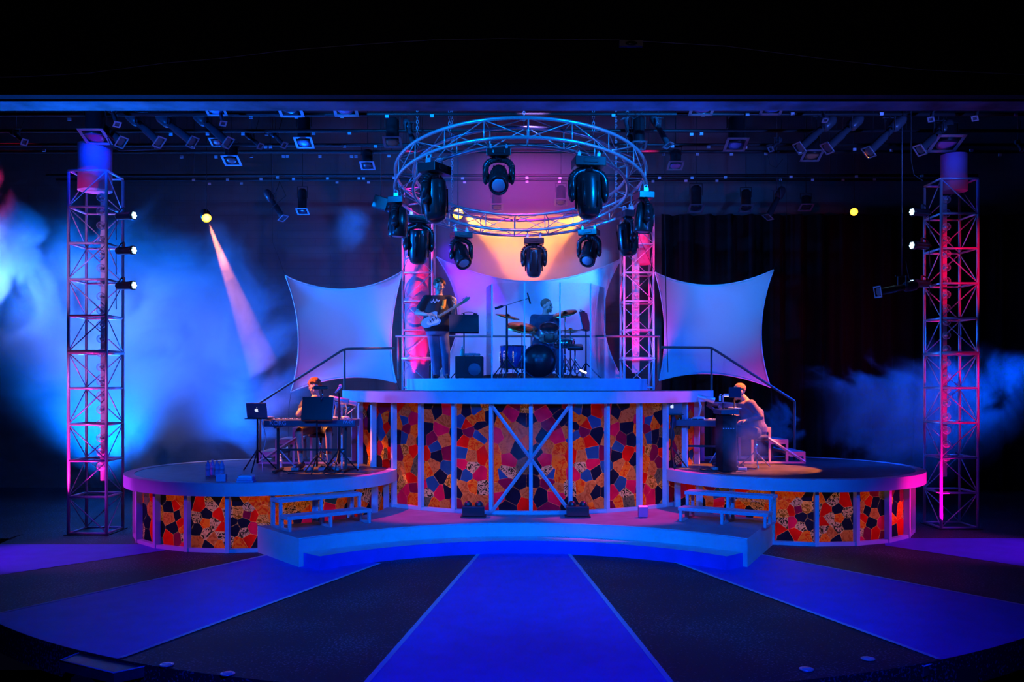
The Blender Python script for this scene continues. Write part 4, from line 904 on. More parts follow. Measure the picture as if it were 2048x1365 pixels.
# left keyboard player
k2 = 13.25/F
def kj(px, py, dy=0): return ((px-632)*k2, dy, (938-py)*k2)
t = thing('person', (P(632, 0, 13.25).x, 13.25, .90), 'person with curly hair seated behind the long keyboard on the left platform', 'person')
J = dict(pelvis=kj(634, 853, .22), chest=kj(634, 813, .10), neck=kj(633, 796, .03), head=kj(631, 777, -.06), shR=kj(611, 803, .05), elR=kj(600, 829, -.10), wrR=kj(622, 803, -.12), shL=kj(655, 803, .05), elL=kj(668, 831, 0), wrL=kj(650, 838, -.24),
         hipR=kj(624, 857, .2), knR=kj(605, 861, -.20), anR=kj(606, 928, -.12), toeR=kj(602, 935, -.28), hipL=kj(644, 857, .2), knL=kj(662, 861, -.18), anL=kj(660, 928, -.05), toeL=kj(664, 935, -.2))
person(t, J, M_skin, M_dshirt, M_jean, .5, yaw=R_(8), pitch=R_(14), hair=M_hairr, hairr=.023, shorts=True, hands={'R': ((.6, -.2, .75), (.5, .3, -.6), .9, 1), 'L': ((-.2, -.95, 0), (0, 0, -1), .5, -1)})
def stool(p, h, lab):
    t = thing('drum_stool', p, lab, 'stool'); MB().lathe((0, 0, 0), [(.17, h-.07), (.185, h-.05), (.185, h-.02), (.15, h)], 24).build('seat', M_matte, t)
    MB().cone((0, 0, .1), (0, 0, h-.06), .018, None, 10).build('pole', M_chrome, t)
    for i in range(3): a = 2*PI*i/3+.4; MB().tube([(.0, 0, .25), (.26*math.cos(a), .26*math.sin(a), .015)], .011, 6).build('leg', M_chrome, t)
stool(V(kj(634, 0, .26))+V((P(632, 0, 13.25).x, 13.25, .90-V(kj(634, 0)).z)), .52, 'round stool under the left keyboard player')

# right keyboard player, turned to the left
k3 = 13.3/F
def rj(px, py, dy=0): return ((px-1490)*k3, dy, (937-py)*k3)
rp = V((P(1490, 0, 13.3).x, 13.3, .90))
t = thing('person', rp, 'person in a long sleeved shirt seated sideways at the right keyboards, head lit amber', 'person')
J = dict(pelvis=rj(1510, 862, .02), chest=rj(1502, 822), neck=rj(1492, 800), head=rj(1478, 785), shR=rj(1497, 808, .15), elR=rj(1508, 836, .2), wrR=rj(1478, 838, .22), shL=rj(1497, 808, -.16), elL=rj(1513, 833, -.20), wrL=rj(1487, 839, -.20),
         hipR=rj(1506, 866, .1), knR=rj(1452, 860, .13), anR=rj(1450, 924, .13), toeR=rj(1432, 932, .13), hipL=rj(1506, 866, -.1), knL=rj(1456, 858, -.14), anL=rj(1462, 924, -.15), toeL=rj(1442, 932, -.16))
person(t, J, M_skin, M_gshirt, M_dshirt, .5, long=True, yaw=R_(-82), pitch=R_(18), hair=mat('fair_hair', (.45, .20, .08), .8), hairr=.009, hairn=90, hands={'R': ((-1, 0, -.1), (0, 0, -1), .5, -1), 'L': ((-1, 0, -.15), (0, 0, -1), .5, 1)})
stool(rp+V(((1512-1490)*k3, .02, 0)), .50, 'round stool under the right keyboard player')

# drummer
k4 = 15.35/F
def dj(px, py, dy=0): return ((px-1090)*k4, dy, (758-py)*k4)
t = thing('person', (P(1090, 0, 15.35).x, 15.35, 2.235), 'person with short hair and beard seated behind the drum kit, looking to the right', 'person')
J = dict(pelvis=dj(1086, 700, .15), chest=dj(1087, 646, .08), neck=dj(1091, 628, .03), head=dj(1094, 613, 0), shR=dj(1068, 636, .05), elR=dj(1062, 668, -.08), wrR=dj(1076, 678, -.30), shL=dj(1110, 636, .05), elL=dj(1118, 666, -.1), wrL=dj(1102, 676, -.34),
         hipR=dj(1077, 704, .1), knR=dj(1062, 702, -.3), anR=dj(1062, 748, -.28), toeR=dj(1062, 755, -.42), hipL=dj(1097, 704, .1), knL=dj(1116, 702, -.25), anL=dj(1118, 748, -.25), toeL=dj(1120, 755, -.4))
person(t, J, M_skin, M_dshirt, M_jean, .55, yaw=R_(62), pitch=R_(4), hair=M_hairs, hairr=.01, hairn=110, beard=True, hands={'R': ((.3, -.9, 0), (0, 0, -1), 1.1, 1), 'L': ((-.2, -.9, 0), (0, 0, -1), 1.1, -1)})
stool((P(1086, 0, 15.5).x, 15.5, 2.235), .47, 'round stool under the drummer')
for wr, d in ((J['wrR'], V((.1, -.5, .08))), (J['wrL'], V((-.15, -.5, .1)))):
    a = V(wr)+t.location+V((0, -.08, -.012)); s = MB().cone((0, 0, 0), d*.72, .007, .004, 6).build('drum_stick', M_neck); s.location = a; tag(s, 'thin wooden drum stick in the drummer\'s '+('right' if wr is J['wrR'] else 'left')+' hand', 'drum stick', 'drum sticks')

# ------------------------------------------------------------------ instruments and gear
def text(s, size, loc, rot, m, parent, ext=.002):
    c = bpy.data.curves.new('lettering', 'FONT'); c.body = s; c.size = size; c.extrude = ext; c.align_x = 'CENTER'; c.align_y = 'CENTER'
    o = bpy.data.objects.new('lettering', c); C.objects.link(o); o.location = loc; o.rotation_euler = rot; o.data.materials.append(m); bpy.context.view_layer.update(); me = bpy.data.meshes.new_from_object(o); bpy.data.objects.remove(o); o = bpy.data.objects.new('lettering', me); C.objects.link(o); o.location = loc; o.rotation_euler = rot; o.parent = parent; return o
M_kb = mat('keyboard_shell', (.05, .07, .12), .4); M_print = mat('pale_print', (.45, .55, .7), .5); M_keyw = mat('ivory_keys', (.8, .8, .78), .3)
M_scr = mat('laptop_shell', (.42, .42, .46), .3, metal=.6); G_logo = glow('logo_glow', (.9, .95, 1), .8); G_white = glow('lamp_white', (1, .9, .8), 4)
def keyboard(p, L, rz, lab, letters=True, d=.34):
    t = thing('stage_keyboard', p, lab, 'keyboard', None, rz)
    MB().box((0, 0, .0), (L, d, .10)).build('case', M_kb, t, bevel=.012)
    m = MB(); n = int(L*.86/.0235)
    for i in range(n): m.box((-L*.43+i*.0235+.012, .11, .052), (.0222, .135, .012))
    m.build('white_keys', M_keyw, t); m = MB()
    for i in range(n):
        if i % 7 not in (2, 6): m.box((-L*.43+(i+1)*.0235, .08, .062), (.012, .085, .012))
    m.build('black_keys', M_plastic, t); m = MB()
    for i in range(9): m.cone((-L*.4+L*.1*i, -.08, .05), (-L*.4+L*.1*i, -.08, .07), .011, .009, 10)
    m.build('knobs', M_white, t)
    if letters:
        text('KORG', .085, (-L*.34, -d/2-.003, .0), (PI/2, 0, 0), M_print, t); text('PA4X', .06, (L*.42, -d/2-.003, .015), (PI/2, 0, R_(0)), M_print, t)
    return t
def kstand(p, L, h, rz, lab):
    t = thing('keyboard_stand', p, lab, 'keyboard stand', 'keyboard stands', rz)
    for x in (-L*.36, L*.36):
        MB().box((x, 0, h/2), (.035, .035, h-.02)).box((x, 0, .018), (.04, .5, .03)).box((x, 0, h-.012), (.04, .34, .022)).build('leg', M_black, t)
    MB().box((0, .1, .30), (L*.72, .03, .03)).build('cross_bar', M_black, t)
    for s_ in (-1, 1): MB().cone((s_*L*.34, .0, .3), (s_*L*.18, 0, .06), .010, None, 6).build('brace', M_steel, t)
kp = P(624, 846, 12.85); kstand((kp.x, 12.85, .90), 1.34, kp.z-.05-.90, 0, 'black stand carrying the long keyboard on the left platform')
keyboard(kp, 1.30, 0, 'long blue lit keyboard with pale lettering on its back, left platform')
def laptop(p, rz, lab, tilt=R_(12), sw=.31):
    t = thing('laptop', p, lab, 'laptop', 'laptops', rz)
    MB().box((0, .11, .009), (sw, .22, .016)).build('keyboard_base', M_scr, t, bevel=.004)
    Q = Matrix.Rotation(tilt, 3, 'X'); MB().box(Q@V((0, 0, .115)), (sw, .008, .215), R=Q).build('screen_lid', M_scr, t, bevel=.003)
    pts = []
    for i in range(28):
        a = 2*PI*i/28; r = .026*(1+.06*math.cos(2*a)); x = r*math.cos(a); z = r*math.sin(a)*1.05
        if abs(math.sin(a)) > .9: z *= .86
        dx, dz = x-.031, z-.003
        if math.hypot(dx, dz) < .012: x = .031-.012
        pts.append((x, z))
    LM = Q@Matrix.Rotation(PI/2, 3, 'X'); MB().prism(pts, 0, .002, M=LM, c=Q@V((0, -.0045, .115))).prism([(.002, .032), (.008, .034), (.012, .044), (.006, .042)], 0, .002, M=LM, c=Q@V((0, -.0045, .115))).build('logo', G_logo, t)
    return t
def tripod_stand(name, p, h, lab, cat, top=True, rz=0, gr=None):
    t = thing(name, p, lab, cat, gr, rz); MB().cone((0, 0, .12), (0, 0, h), .016, .012, 10).build('pole', M_black, t)
    for i in range(3):
        a = 2*PI*i/3+.5; MB().tube([(0, 0, .32), (.28*math.cos(a), .28*math.sin(a), .012)], .01, 6).build('leg', M_black, t)
    if top: MB().box((0, .08, h+.006), (.34, .26, .012)).build('top_plate', M_black, t)
    return t
lp = P(515, 837, 12.75); tripod_stand('laptop_stand', (lp.x, 12.75, .90), lp.z-.90-.012, 'thin black tripod stand holding the left laptop', 'stand', gr='laptop stands'); laptop(lp, R_(-10), 'silver laptop with glowing logo, left of the long keyboard')
lp2 = P(1343, 829, 13.3); tripod_stand('laptop_stand', (lp2.x, 13.3, .90), lp2.z-.90-.012, 'black tripod stand holding the right laptop', 'stand', gr='laptop stands'); laptop(lp2, R_(8), 'silver laptop with glowing logo at the left end of the right platform')
def music_stand(p, h, wd, ht, tilt, rz, lab, lamp=True, book=False):
    t = thing('music_stand', p, lab, 'music stand', 'music stands', rz); Q = Matrix.Rotation(tilt, 3, 'X')
    MB().cone((0, 0, .1), (0, .0, h), .013, .011, 10).build('pole', M_black, t)
    for i in range(3): a = 2*PI*i/3+.5; MB().tube([(0, 0, .26), (.25*math.cos(a), .25*math.sin(a), .012)], .009, 6).build('leg', M_black, t)
    MB().box(V((0, 0, h))+Q@V((0, -.012, ht*.35)), (wd, .012, ht), R=Q).box(V((0, 0, h))+Q@V((0, .03, -ht*.14)), (wd, .07, .01), R=Q).build('desk', M_mdesk, t, bevel=.003)
    MB().box(V((0, 0, h))+Q@V((wd*.04, .008, ht*.38)), (wd*.94, .012, ht*.9), R=Q).build('score', M_white, t)
    if lamp:
        m = MB(); a = V((0, 0, h))+Q@V((.0, 0, ht*.85)); m.tube([a+V((.12*s_, 0, 0)) if False else a+Q@V((-.04+.06*i, .01+.04*math.sin(i*.8), .02+.05*math.sin(i*.75))) for i in range(5)], .005, 6); m.box(a+Q@V((.2, .05, .03)), (.07, .05, .025)).box(a, (.03, .03, .05)); m.build('clip_lamp', M_black, t)
        MB().box(a+Q@V((.2, .06, .014)), (.055, .035, .006)).build('lamp_glow', G_white, t)
    return t
M_mdesk = mat('music_desk', (.012, .014, .025), .35)
music_stand((P(928, 0, 15.15).x, 15.15, 2.235), P(0, 660, 15.15).z-2.235+.0, .50, .31, R_(-14), R_(6), 'black music stand beside the guitarist with a clip lamp on top')
music_stand((P(634, 0, 12.5).x, 12.5, .90), P(0, 834, 12.5).z-.90, .44, .33, R_(-14), R_(-4), 'black music stand in front of the left keyboard player', lamp=False)
music_stand((P(1172, 0, 15.0).x, 15.0, 2.235), P(0, 655, 15.0).z-2.235, .42, .30, R_(-14), R_(68), 'music stand seen edge on at the right of the drum kit')
# black lamp bar before the left player's face
t = thing('black_lamp_bar', P(642, 800, 12.52), 'black bar shaped lamp on a short arm in front of the left player\'s face', 'lamp'); m = MB().box((0, 0, .165), (.20, .05, .05)); m.build('lamp_head', M_plastic, t, bevel=.01)
MB().tube([(0, 0, -.03), (.02, 0, .06), (.015, 0, .14)], .008, 6).build('arm', M_chrome, t)
# mic stand, left platform
t = tripod_stand('microphone_stand', (P(678, 0, 12.7).x, 12.7, .90), 1.12, 'slim straight microphone stand right of the left keyboard player', 'microphone stand', top=False)
MB().cone((-.05, -.02, 1.12), (.015, 0, 1.20), .012, .02, 10).ball((.018, 0, 1.215), .026, 10).build('microphone', M_steel, t)
# desk lamps on small gooseneck, left, beside the keyboard
def desk_lamp(p, sgn, lab, sc=1.0):
    t = thing('desk_lamp', p, lab, 'lamp', 'desk lamps'); MB().lathe((0, 0, 0), [(.075*sc, 0), (.07*sc, .02*sc), (.02*sc, .03*sc)], 16).build('base', M_steel, t)
    MB().tube([(0, 0, .02*sc), (sgn*.03*sc, 0, .16*sc), (-sgn*.02*sc, 0, .27*sc)], .011*sc, 8).build('arm', M_steel, t)
    MB().cone((-sgn*.06*sc, 0, .285*sc), (sgn*.19*sc, 0, .22*sc), .022*sc, .04*sc, 12).build('lamp_shade', M_steel, t)
desk_lamp(P(668, 838, 12.9), 1, 'small adjustable desk lamp at the right end of the long keyboard', 1.1); desk_lamp(P(690, 836, 13.2), 1, 'second small lamp on the stand right of the long keyboard', .9)
t = thing('side_rack', (P(700, 0, 13.25).x, 13.25, .90), 'thin metal frame rack right of the left keyboard player', 'rack'); h = P(0, 808, 13.25).z-.90
for x in (-.12, .12): MB().box((x, 0, h/2), (.022, .022, h)).build('post', M_steel, t)
MB().box((0, 0, h), (.28, .03, .022)).box((0, 0, .72), (.28, .3, .02)).cone((-.11, 0, .74), (.11, 0, h-.02), .008, None, 5).build('shelf', M_steel, t)
# right platform keyboards and gear
rk = P(1396, 846, 13.6); kstand((rk.x, 13.6, .90), .95, rk.z-.05-.90, R_(-12), 'black stand under the right small keyboard'); keyboard(rk, .92, R_(-12), 'small dark keyboard on the right platform under a glowing lamp', False, .32)
desk_lamp(P(1397, 838, 13.6), 1, 'amber lit desk lamp on the right small keyboard', 1.25)
ap = P(1452, 0, 12.95); t = thing('organ_console', (ap.x, 12.95, .90), 'dark upright keyboard console in front of the right player', 'console')
MB().box((0, 0, .40), (.20, .45, .80)).build('cabinet', M_void, t, bevel=.01); MB().box((.0, 0, .85), (.26, .5, .07)).build('keyboard_case', M_kb, t, bevel=.01)
m = MB(); [m.box((.12, -.22+.0235*i, .9), (.09, .0215, .012)) for i in range(19)]; m.build('white_keys', M_keyw, t)
m = MB(); [m.box((-.10+.035*i, -.278, .62), (.018, .006, .012)) for i in range(5)]; m.build('buttons', M_steel, t)
t = thing('tablet_screen', P(1468, 800, 12.9), 'dark tablet screen on an arm before the right player\'s face', 'screen'); MB().box((0, -.05, .105), (.17, .012, .15), R=Matrix.Rotation(R_(-20), 3, 'Z')).build('screen', M_screenb if False else mat('tablet_glass', (.02, .05, .10), .1, spec=.8), t, bevel=.004); MB().tube([(0, 0, 0), (0, -.02, -.06), (-.02, 0, -.03)], .008, 6).cone((0, -.03, .02), (-.02, 0, -.55), .009, None, 6).build('arm', M_black, t)
t = thing('clip_lamp', P(1446, 806, 12.9), 'brass coloured double clip lamp left of the dark tablet screen', 'lamp'); MB().tube([(0, 0, 0), (0, 0, .10), (.02, 0, .12), (.12, 0, .12)], .009, 6).tube([(0, 0, .10), (-.04, 0, .12), (-.045, 0, .05)], .008, 6).build('arm', M_steel, t)
MB().box((-.045, -.01, .06), (.025, .03, .07)).box((.05, -.01, .105), (.09, .03, .022)).build('lamp_head', M_steel, t); MB().box((.05, -.01, .092), (.07, .02, .004)).build('lamp_glow', glow('warm_small', (1, .6, .2), 3), t)
MB().cone((0, 0, 0), (0, 0, -.16), .008, None, 6).build('post', M_black, t)
# pedals and small gear, bottles, towels
def place(m, name, p, lab, cat, mt, gr=None, rz=0):
    o = m.build(name, mt); o.location = p; o.rotation_euler = (0, 0, rz); return tag(o, lab, cat, gr)
for i, (px, lab) in enumerate([(592, 'foot pedal at the left of the pedal row under the long keyboard'), (617, 'foot pedal second from left under the long keyboard'), (646, 'foot pedal third from left under the long keyboard'), (672, 'foot pedal at the right under the long keyboard')]):
    t = thing('foot_pedal', PZ(px, 941, .90), lab, 'pedal', 'foot pedals'); MB().box((0, 0, .022), (.11, .15, .04)).build('housing', M_greyd, t, bevel=.006); MB().box((0, -.02, .052), (.07, .09, .012), R=Matrix.Rotation(.2, 3, 'X')).build('treadle', M_chrome, t)
for i, (px, lab) in enumerate([(1432, 'foot pedal on the right platform, left one'), (1482, 'foot pedal on the right platform, right one')]):
    t = thing('foot_pedal', PZ(px, 940, .90), lab, 'pedal', 'foot pedals'); MB().box((0, 0, .022), (.13, .16, .04)).build('housing', M_greyd, t, bevel=.006); MB().box((0, -.02, .052), (.08, .1, .012), R=Matrix.Rotation(.2, 3, 'X')).build('treadle', M_chrome, t)
M_pet = mat('clear_bottle', (.55, .75, .9), .12, spec=.8); M_lbl = mat('bottle_label', (.75, .8, .9), .5); M_cap = mat('bottle_cap', (.85, .85, .9), .4)
def bottle(p, lab):
    t = thing('water_bottle', p, lab, 'bottle', 'water bottles'); MB().lathe((0, 0, 0), [(.03, 0), (.033, .01), (.032, .06), (.029, .07), (.033, .08), (.033, .14), (.028, .165), (.014, .185), (.012, .197)], 16).build('bottle_body', M_pet, t)
    MB().lathe((0, 0, 0), [(.0145, .192), (.0145, .212), (0, .213)], 12).build('cap', M_cap, t); MB().lathe((0, 0, 0), [(.0338, .085), (.0338, .135)], 16).build('label', M_lbl, t)
zt = .901
for px, lab in ((416, 'leftmost of the four water bottles at the left platform edge'), (425, 'second of the four water bottles at the left platform edge'), (434, 'third of the four water bottles at the left platform edge'), (444, 'rightmost of the four water bottles at the left platform edge')): bottle(PZ(px, 953 if px != 425 else 951, .895), lab)
bottle(PZ(560, 938, .895), 'single water bottle on the floor under the left keyboard')
place(MB().box((0, 0, .045), (.12, .09, .09)), 'small_box', PZ(443, 963, .90), 'small pale blue box in front of the four water bottles', 'box', mat('pale_blue_card', (.35, .6, .75), .6), rz=.1)
t = thing('folded_towels', PZ(493, 966, .895), 'stack of folded white and blue towels at the left platform edge', 'towels')
for i, c in enumerate(((.25, .4, .6), (.3, .5, .7), (.7, .8, .85))):
    o = MB().box((random.uniform(-.01, .01), 0, .018+.03*i), (.22-.02*i, .15, .03)).build('towel', mat('towel', c, .95, bump=.6, bscale=90), t, bevel=.012)
place(MB().box((0, 0, .006), (.14, .06, .012)), 'paper_tag', P(1508, 984, 11.65)+V((0, .1, 0)), 'white paper strip on the right step unit', 'paper', M_white, rz=-.3) if False else None

# amp and small things by the guitarist
ax = P(939, 0, 15.0); t = thing('guitar_amplifier', (ax.x, 15.0, 2.235), 'black box guitar amplifier on the deck right of the guitarist', 'amplifier')
MB().box((0, 0, .19), (.46, .34, .36)).build('cabinet', M_matte, t, bevel=.012); MB().box((0, -.173, .17), (.42, .008, .28)).build('grille', mat('grille', (.03, .03, .04), .5, bump=.8, bscale=250), t)
MB().tube([(-.08, 0, .37), (-.06, 0, .40), (.06, 0, .40), (.08, 0, .37)], .008, 6).build('handle', M_matte, t); m = MB()
for x, y in ((-.2, -.14), (.2, -.14), (-.2, .14), (.2, .14)): m.cone((x, y, 0), (x, y, .012), .015, None, 8)
m.build('foot', M_matte, t)
MB().lathe((.09, -.178, .15), [(.0, -.0), (.10, .004), (.11, 0)], 20, q=Matrix.Rotation(PI/2, 3, 'X')).build('speaker_cone', M_kb, t)
tp = 2.235+.372
t = thing('effects_unit', (ax.x+.05, 15.0, tp+.03), 'flat grey gadget lying on the guitar amplifier', 'effects unit'); MB().box((0, -.02, 0), (.26, .16, .035)).build('case', M_greyd, t, bevel=.008); MB().box((.0, -.04, .02), (.12, .06, .006)).build('display', M_kb, t)
t = thing('spray_bottle', (ax.x-.12, 14.95, tp), 'green bottle standing on the guitar amplifier', 'bottle'); MB().lathe((0, 0, 0), [(.03, 0), (.032, .01), (.03, .09), (.012, .13), (.011, .15)], 14).build('bottle_body', mat('green_plastic', (.05, .35, .22), .3), t); MB().lathe((0, 0, .15), [(.013, 0), (.013, .02), (0, .021)], 10).build('cap', M_white, t)
# drum kit
M_chr = M_chrome; M_cym = mat('bronze_cymbal', (.75, .45, .15), .22, metal=1, bump=.1, bscale=200); M_dsh = mat('dark_drum_shell', (.02, .02, .05), .2, coat=.6); M_bsh = mat('blue_drum_shell', (.03, .08, .35), .25, coat=.5)
M_head = mat('drum_head', (.6, .6, .62), .4); M_headk = mat('black_drum_head', (.015, .015, .02), .3); M_tomh = mat('tom_shell', (.55, .22, .16), .25, coat=.6)
def drum_obj(name, p, r, d, q, sh, hd, lab, lugs=8, legs=()):
    t = thing(name, p, lab, 'drum', 'drum kit'); MB().lathe((0, 0, 0), [(r, -d/2), (r, d/2)], 32, q=q).build('shell', sh, t)
    for s_ in (-1, 1):
        MB().lathe((0, 0, 0), [(0, s_*(d/2+.004)), (r*.97, s_*(d/2+.004)), (r*.97, s_*(d/2))], 32, q=q).build('head', hd, t)
        MB().tube([q@V((r*1.02*math.cos(a), r*1.02*math.sin(a), s_*(d/2))) for a in [2*PI*i/32 for i in range(32)]], .011, 6, closed=True).build('hoop', M_chr if name != 'bass_drum' else M_dsh, t)
    m = MB()
    for i in range(lugs): a = 2*PI*i/lugs; m.box(q@V((r*1.02*math.cos(a), r*1.02*math.sin(a), 0)), (.02, .02, d*.5), R=q).cone(q@V((r*1.03*math.cos(a), r*1.03*math.sin(a), -d/2)), q@V((r*1.03*math.cos(a), r*1.03*math.sin(a), d/2)), .004, None, 5)
    m.build('lugs', M_chr, t)
    for l in legs: MB().tube(l, .008, 6).build('leg', M_chr, t)
    return t
DY = 14.85; zd = 2.235
bx = P(1078, 0, DY).x; drum_obj('bass_drum', (bx, DY, zd+.285), .272, .42, Matrix.Rotation(PI/2, 3, 'X'), M_dsh, M_headk, 'big black bass drum facing the hall at the centre of the drum kit', 10, [[(s_*.24, -.12, -.12), (s_*.33, -.22, -.28)] for s_ in (-1, 1)])
fx = P(1026, 0, 15.0).x; drum_obj('floor_tom', (fx, 15.0, zd+.36), .21, .36, Matrix.Identity(3), M_bsh, M_head, 'blue floor tom at the left of the drum kit', 8, [[(.215*math.cos(a), .215*math.sin(a), .05), (.225*math.cos(a), .225*math.sin(a), -.35)] for a in (.5, 2.6, 4.7)])
tx = P(1098, 0, 14.95).x; drum_obj('rack_tom', (tx, 14.95, P(0, 666, 14.95).z), .155, .2, Matrix.Rotation(R_(38), 3, 'X'), M_tomh, M_headk, 'rack tom above the bass drum with an orange and pink lit shell', 6, [[(0, .02, -.12), (0, .0, -.26)]])
sx_ = P(1128, 0, 15.1).x; drum_obj('snare_drum', (sx_, 15.1, zd+.60), .17, .13, Matrix.Rotation(R_(8), 3, 'X'), M_chr, M_head, 'snare drum right of the bass drum', 8, [[(0, 0, -.07), (0, 0, -.3), (.18*math.cos(a), .18*math.sin(a), -.59)] for a in (.4, 2.5, 4.6)])
def cymbal(px, py, y, r, tx_, ty_, lab, hat=False, mic=False):
    p = P(px, py, y); h = p.z-zd; t = thing('cymbal_stand', (p.x, y, zd), lab, 'cymbal', 'cymbals on stands')
    MB().cone((0, 0, .1), (0, 0, h*.6), .013, None, 8).cone((0, 0, h*.6), (0, 0, h+.03), .009, None, 8).build('pole', M_chr, t); q = Matrix.Rotation(tx_, 3, 'X')@Matrix.Rotation(ty_, 3, 'Y')
    for i in range(3): a = 2*PI*i/3+.2; MB().tube([(0, 0, .36), (.25*math.cos(a), .25*math.sin(a), .01)], .008, 6).tube([(0, 0, .16), (.15*math.cos(a), .15*math.sin(a), .15)], .005, 5).build('leg', M_chr, t)
    MB().lathe((0, 0, h), [(r, 0), (r*.6, .012), (r*.25, .020), (r*.22, .026), (r*.12, .045), (0, .048)], 36, q=q).lathe((0, 0, h), [(r, -.002), (r*.6, .009), (r*.25, .017), (0, .03)], 36, q=q).build('cymbal', M_cym, t)
    if hat: MB().lathe((0, 0, h-.02), [(r, 0), (r*.5, -.012), (r*.2, -.02), (0, -.03)], 36, q=q).build('cymbal', M_cym, t)
    MB().lathe((0, 0, h+.03), [(.012, 0), (.012, .02), (0, .021)], 8).build('wing_nut', M_chr, t)
cymbal(1015, 634, 14.75, .205, R_(12), R_(12), 'thin tilted crash cymbal at upper left of the drum kit')
cymbal(1044, 656, 14.7, .26, R_(24), R_(8), 'wide ride cymbal low at the left of the drum kit')
cymbal(1130, 628, 15.2, .21, R_(20), R_(-14), 'orange lit crash cymbal right of the drummer')
cymbal(1141, 662, 15.15, .17, 0, 0, 'flat pair of hi-hat cymbals right of the rack tom', True)
t = tripod_stand('overhead_microphone_stand', (P(1013, 0, 14.6).x, 14.6, zd), P(0, 612, 14.6).z-zd, 'overhead microphone stand with boom at the left of the drum kit', 'microphone stand', top=False); h = P(0, 612, 14.6).z-zd
MB().cone((-.14, 0, h-.03), (.36, .1, h+.13), .008, .006, 6).build('boom', M_chr, t); MB().cone((-.19, 0, h-.045), (-.06, 0, h-.005), .022, .022, 12).build('counterweight', M_plastic, t); MB().cone((.34, .1, h+.22), (.39, .1, h+.04), .012, .014, 10).build('microphone', M_plastic, t)
t = thing('percussion_pad', (P(1150, 0, 14.9).x, 14.9, zd), 'black percussion pad on a stand right of the snare drum', 'percussion pad'); MB().box((0, 0, .52), (.26, .2, .07), R=Matrix.Rotation(.3, 3, 'X')).build('pad', M_plastic, t, bevel=.02); MB().cone((0, 0, .1), (0, 0, .5), .013, None, 8).build('pole', M_chr, t)
for i in range(3): a = 2*PI*i/3; MB().tube([(0, 0, .3), (.2*math.cos(a), .2*math.sin(a), .01)], .008, 6).build('leg', M_chr, t)
t = thing('led_strip_light', P(1166, 744, 14.5), 'small bright white light bar on the deck right of the drum kit', 'lamp'); q = Matrix.Rotation(R_(24), 3, 'Y'); MB().box((0, 0, 0), (.13, .04, .04), R=q).build('housing', M_black, t); MB().box((0, -.022, .004), (.12, .006, .028), R=q).build('lens', G_white, t); MB().box((0, 0, -.06), (.05, .04, .07)).build('foot', M_black, t)
# clear drum screen
t = thing('drum_screen', (P(1083, 0, 14.3).x, 14.3, zd), 'folding clear acrylic screen standing around the drum kit', 'drum screen'); X0 = P(1083, 0, 14.3).x
pxs = [(984, 14.3), (1049, 14.12), (1120, 14.12), (1181, 14.3)]; top = P(0, 566, 14.2).z-zd; cor = [V((P(x, 0, y).x-X0, y-14.3, 0)) for x, y in pxs]
cor = [V((P(972, 0, 14.9).x-X0, .6, 0))]+cor+[V((P(1210, 0, 14.95).x-X0, .65, 0))]
for i in range(5):
    a, b = cor[i], cor[i+1]; d = (b-a).normalized(); a2, b2 = a+d*.012, b-d*.012; o = MB().add([(*a2.xy, .005), (*b2.xy, .005), (*b2.xy, top), (*a2.xy, top)], [(0, 1, 2, 3)]).build('clear_panel', M_acr, t, fix=False); s_ = o.modifiers.new('s', 'SOLIDIFY'); s_.thickness = .006
M_edge = mat('acrylic_edge', (.75, .8, .9), .3)
for c_ in cor[1:5]: MB().box((c_.x, c_.y, top/2), (.022, .012, top-.01)).build('hinge', M_edge, t)
MB().box((cor[5].x, cor[5].y, top/2), (.01, .01, top-.01)).build('hinge', M_edge, t)
# floor lamps on the low deck
for px, lab in ((947, 'dark floor lamp box at the foot of the central drum, left of the cross'), (1155, 'dark floor lamp box at the foot of the central drum, right of the cross')):
    p = PZ(px, 1035, .34); t = thing('floor_lamp_box', p, lab, 'floor light', 'floor lamp boxes'); MB().box((0, 0, .09), (.30, .2, .13)).build('housing', M_plastic, t, bevel=.01); m = MB()
    for x in (-.075, .075): m.ball((x, -.02, .17), .055, 12)
    m.build('lamp_head', M_plastic, t); MB().box((0, 0, .012), (.34, .22, .02)).build('base', M_black, t)
for px, py, lab, ht in ((1286, 1036, 'magenta lit upright lamp at the right foot of the central drum', .14), (880, 1008, 'low magenta lit lamp at the left foot of the central drum', .08)):
    p = PZ(px, py, .34); t = thing('uplight', p, lab, 'floor light', 'floor uplights'); MB().box((0, 0, ht/2+.01), (.13, .1, ht)).build('housing', mat('pink_case', (.6, .12, .35), .4), t, bevel=.01); MB().box((0, 0, ht+.014), (.11, .08, .01)).build('lens', glow('magenta_glow', (1, .0, .4), 2.2), t)
# cables on the platforms
M_cab = mat('black_cable', (.02, .02, .02), .5)
rnd = random.Random(11)
def floor_cable(pts, z, lab, seed):
    r2 = random.Random(seed); P_ = []
    for i in range(len(pts)-1):
        a, b = PZ(*pts[i], z), PZ(*pts[i+1], z)
        for j in range(8): t_ = j/8; P_.append(a.lerp(b, t_)+V((.03*math.sin(i*3+j*1.1+seed), .03*math.cos(i*2+j*1.3), .006)))
    o = MB().tube(P_, .007, 6).build('floor_cable', M_cab); tag(o, lab, 'cable', 'floor cables')
floor_cable([(540, 935), (580, 948), (640, 946), (700, 940), (730, 934)], .895, 'black cable winding under the long keyboard', 1)
floor_cable([(570, 945), (610, 940), (655, 950), (690, 943)], .895, 'second black cable tangled by the foot pedals on the left', 5)
floor_cable([(1400, 940), (1450, 948), (1490, 944), (1520, 936)], .895, 'black cable winding behind the right platform rim', 3)
pw = [V((lp.x+.06, 12.72, lp.z)), V((lp.x+.14, 12.7, 1.4)), V((lp.x+.08, 12.68, 1.1)), V((lp.x+.1, 12.66, .905))]
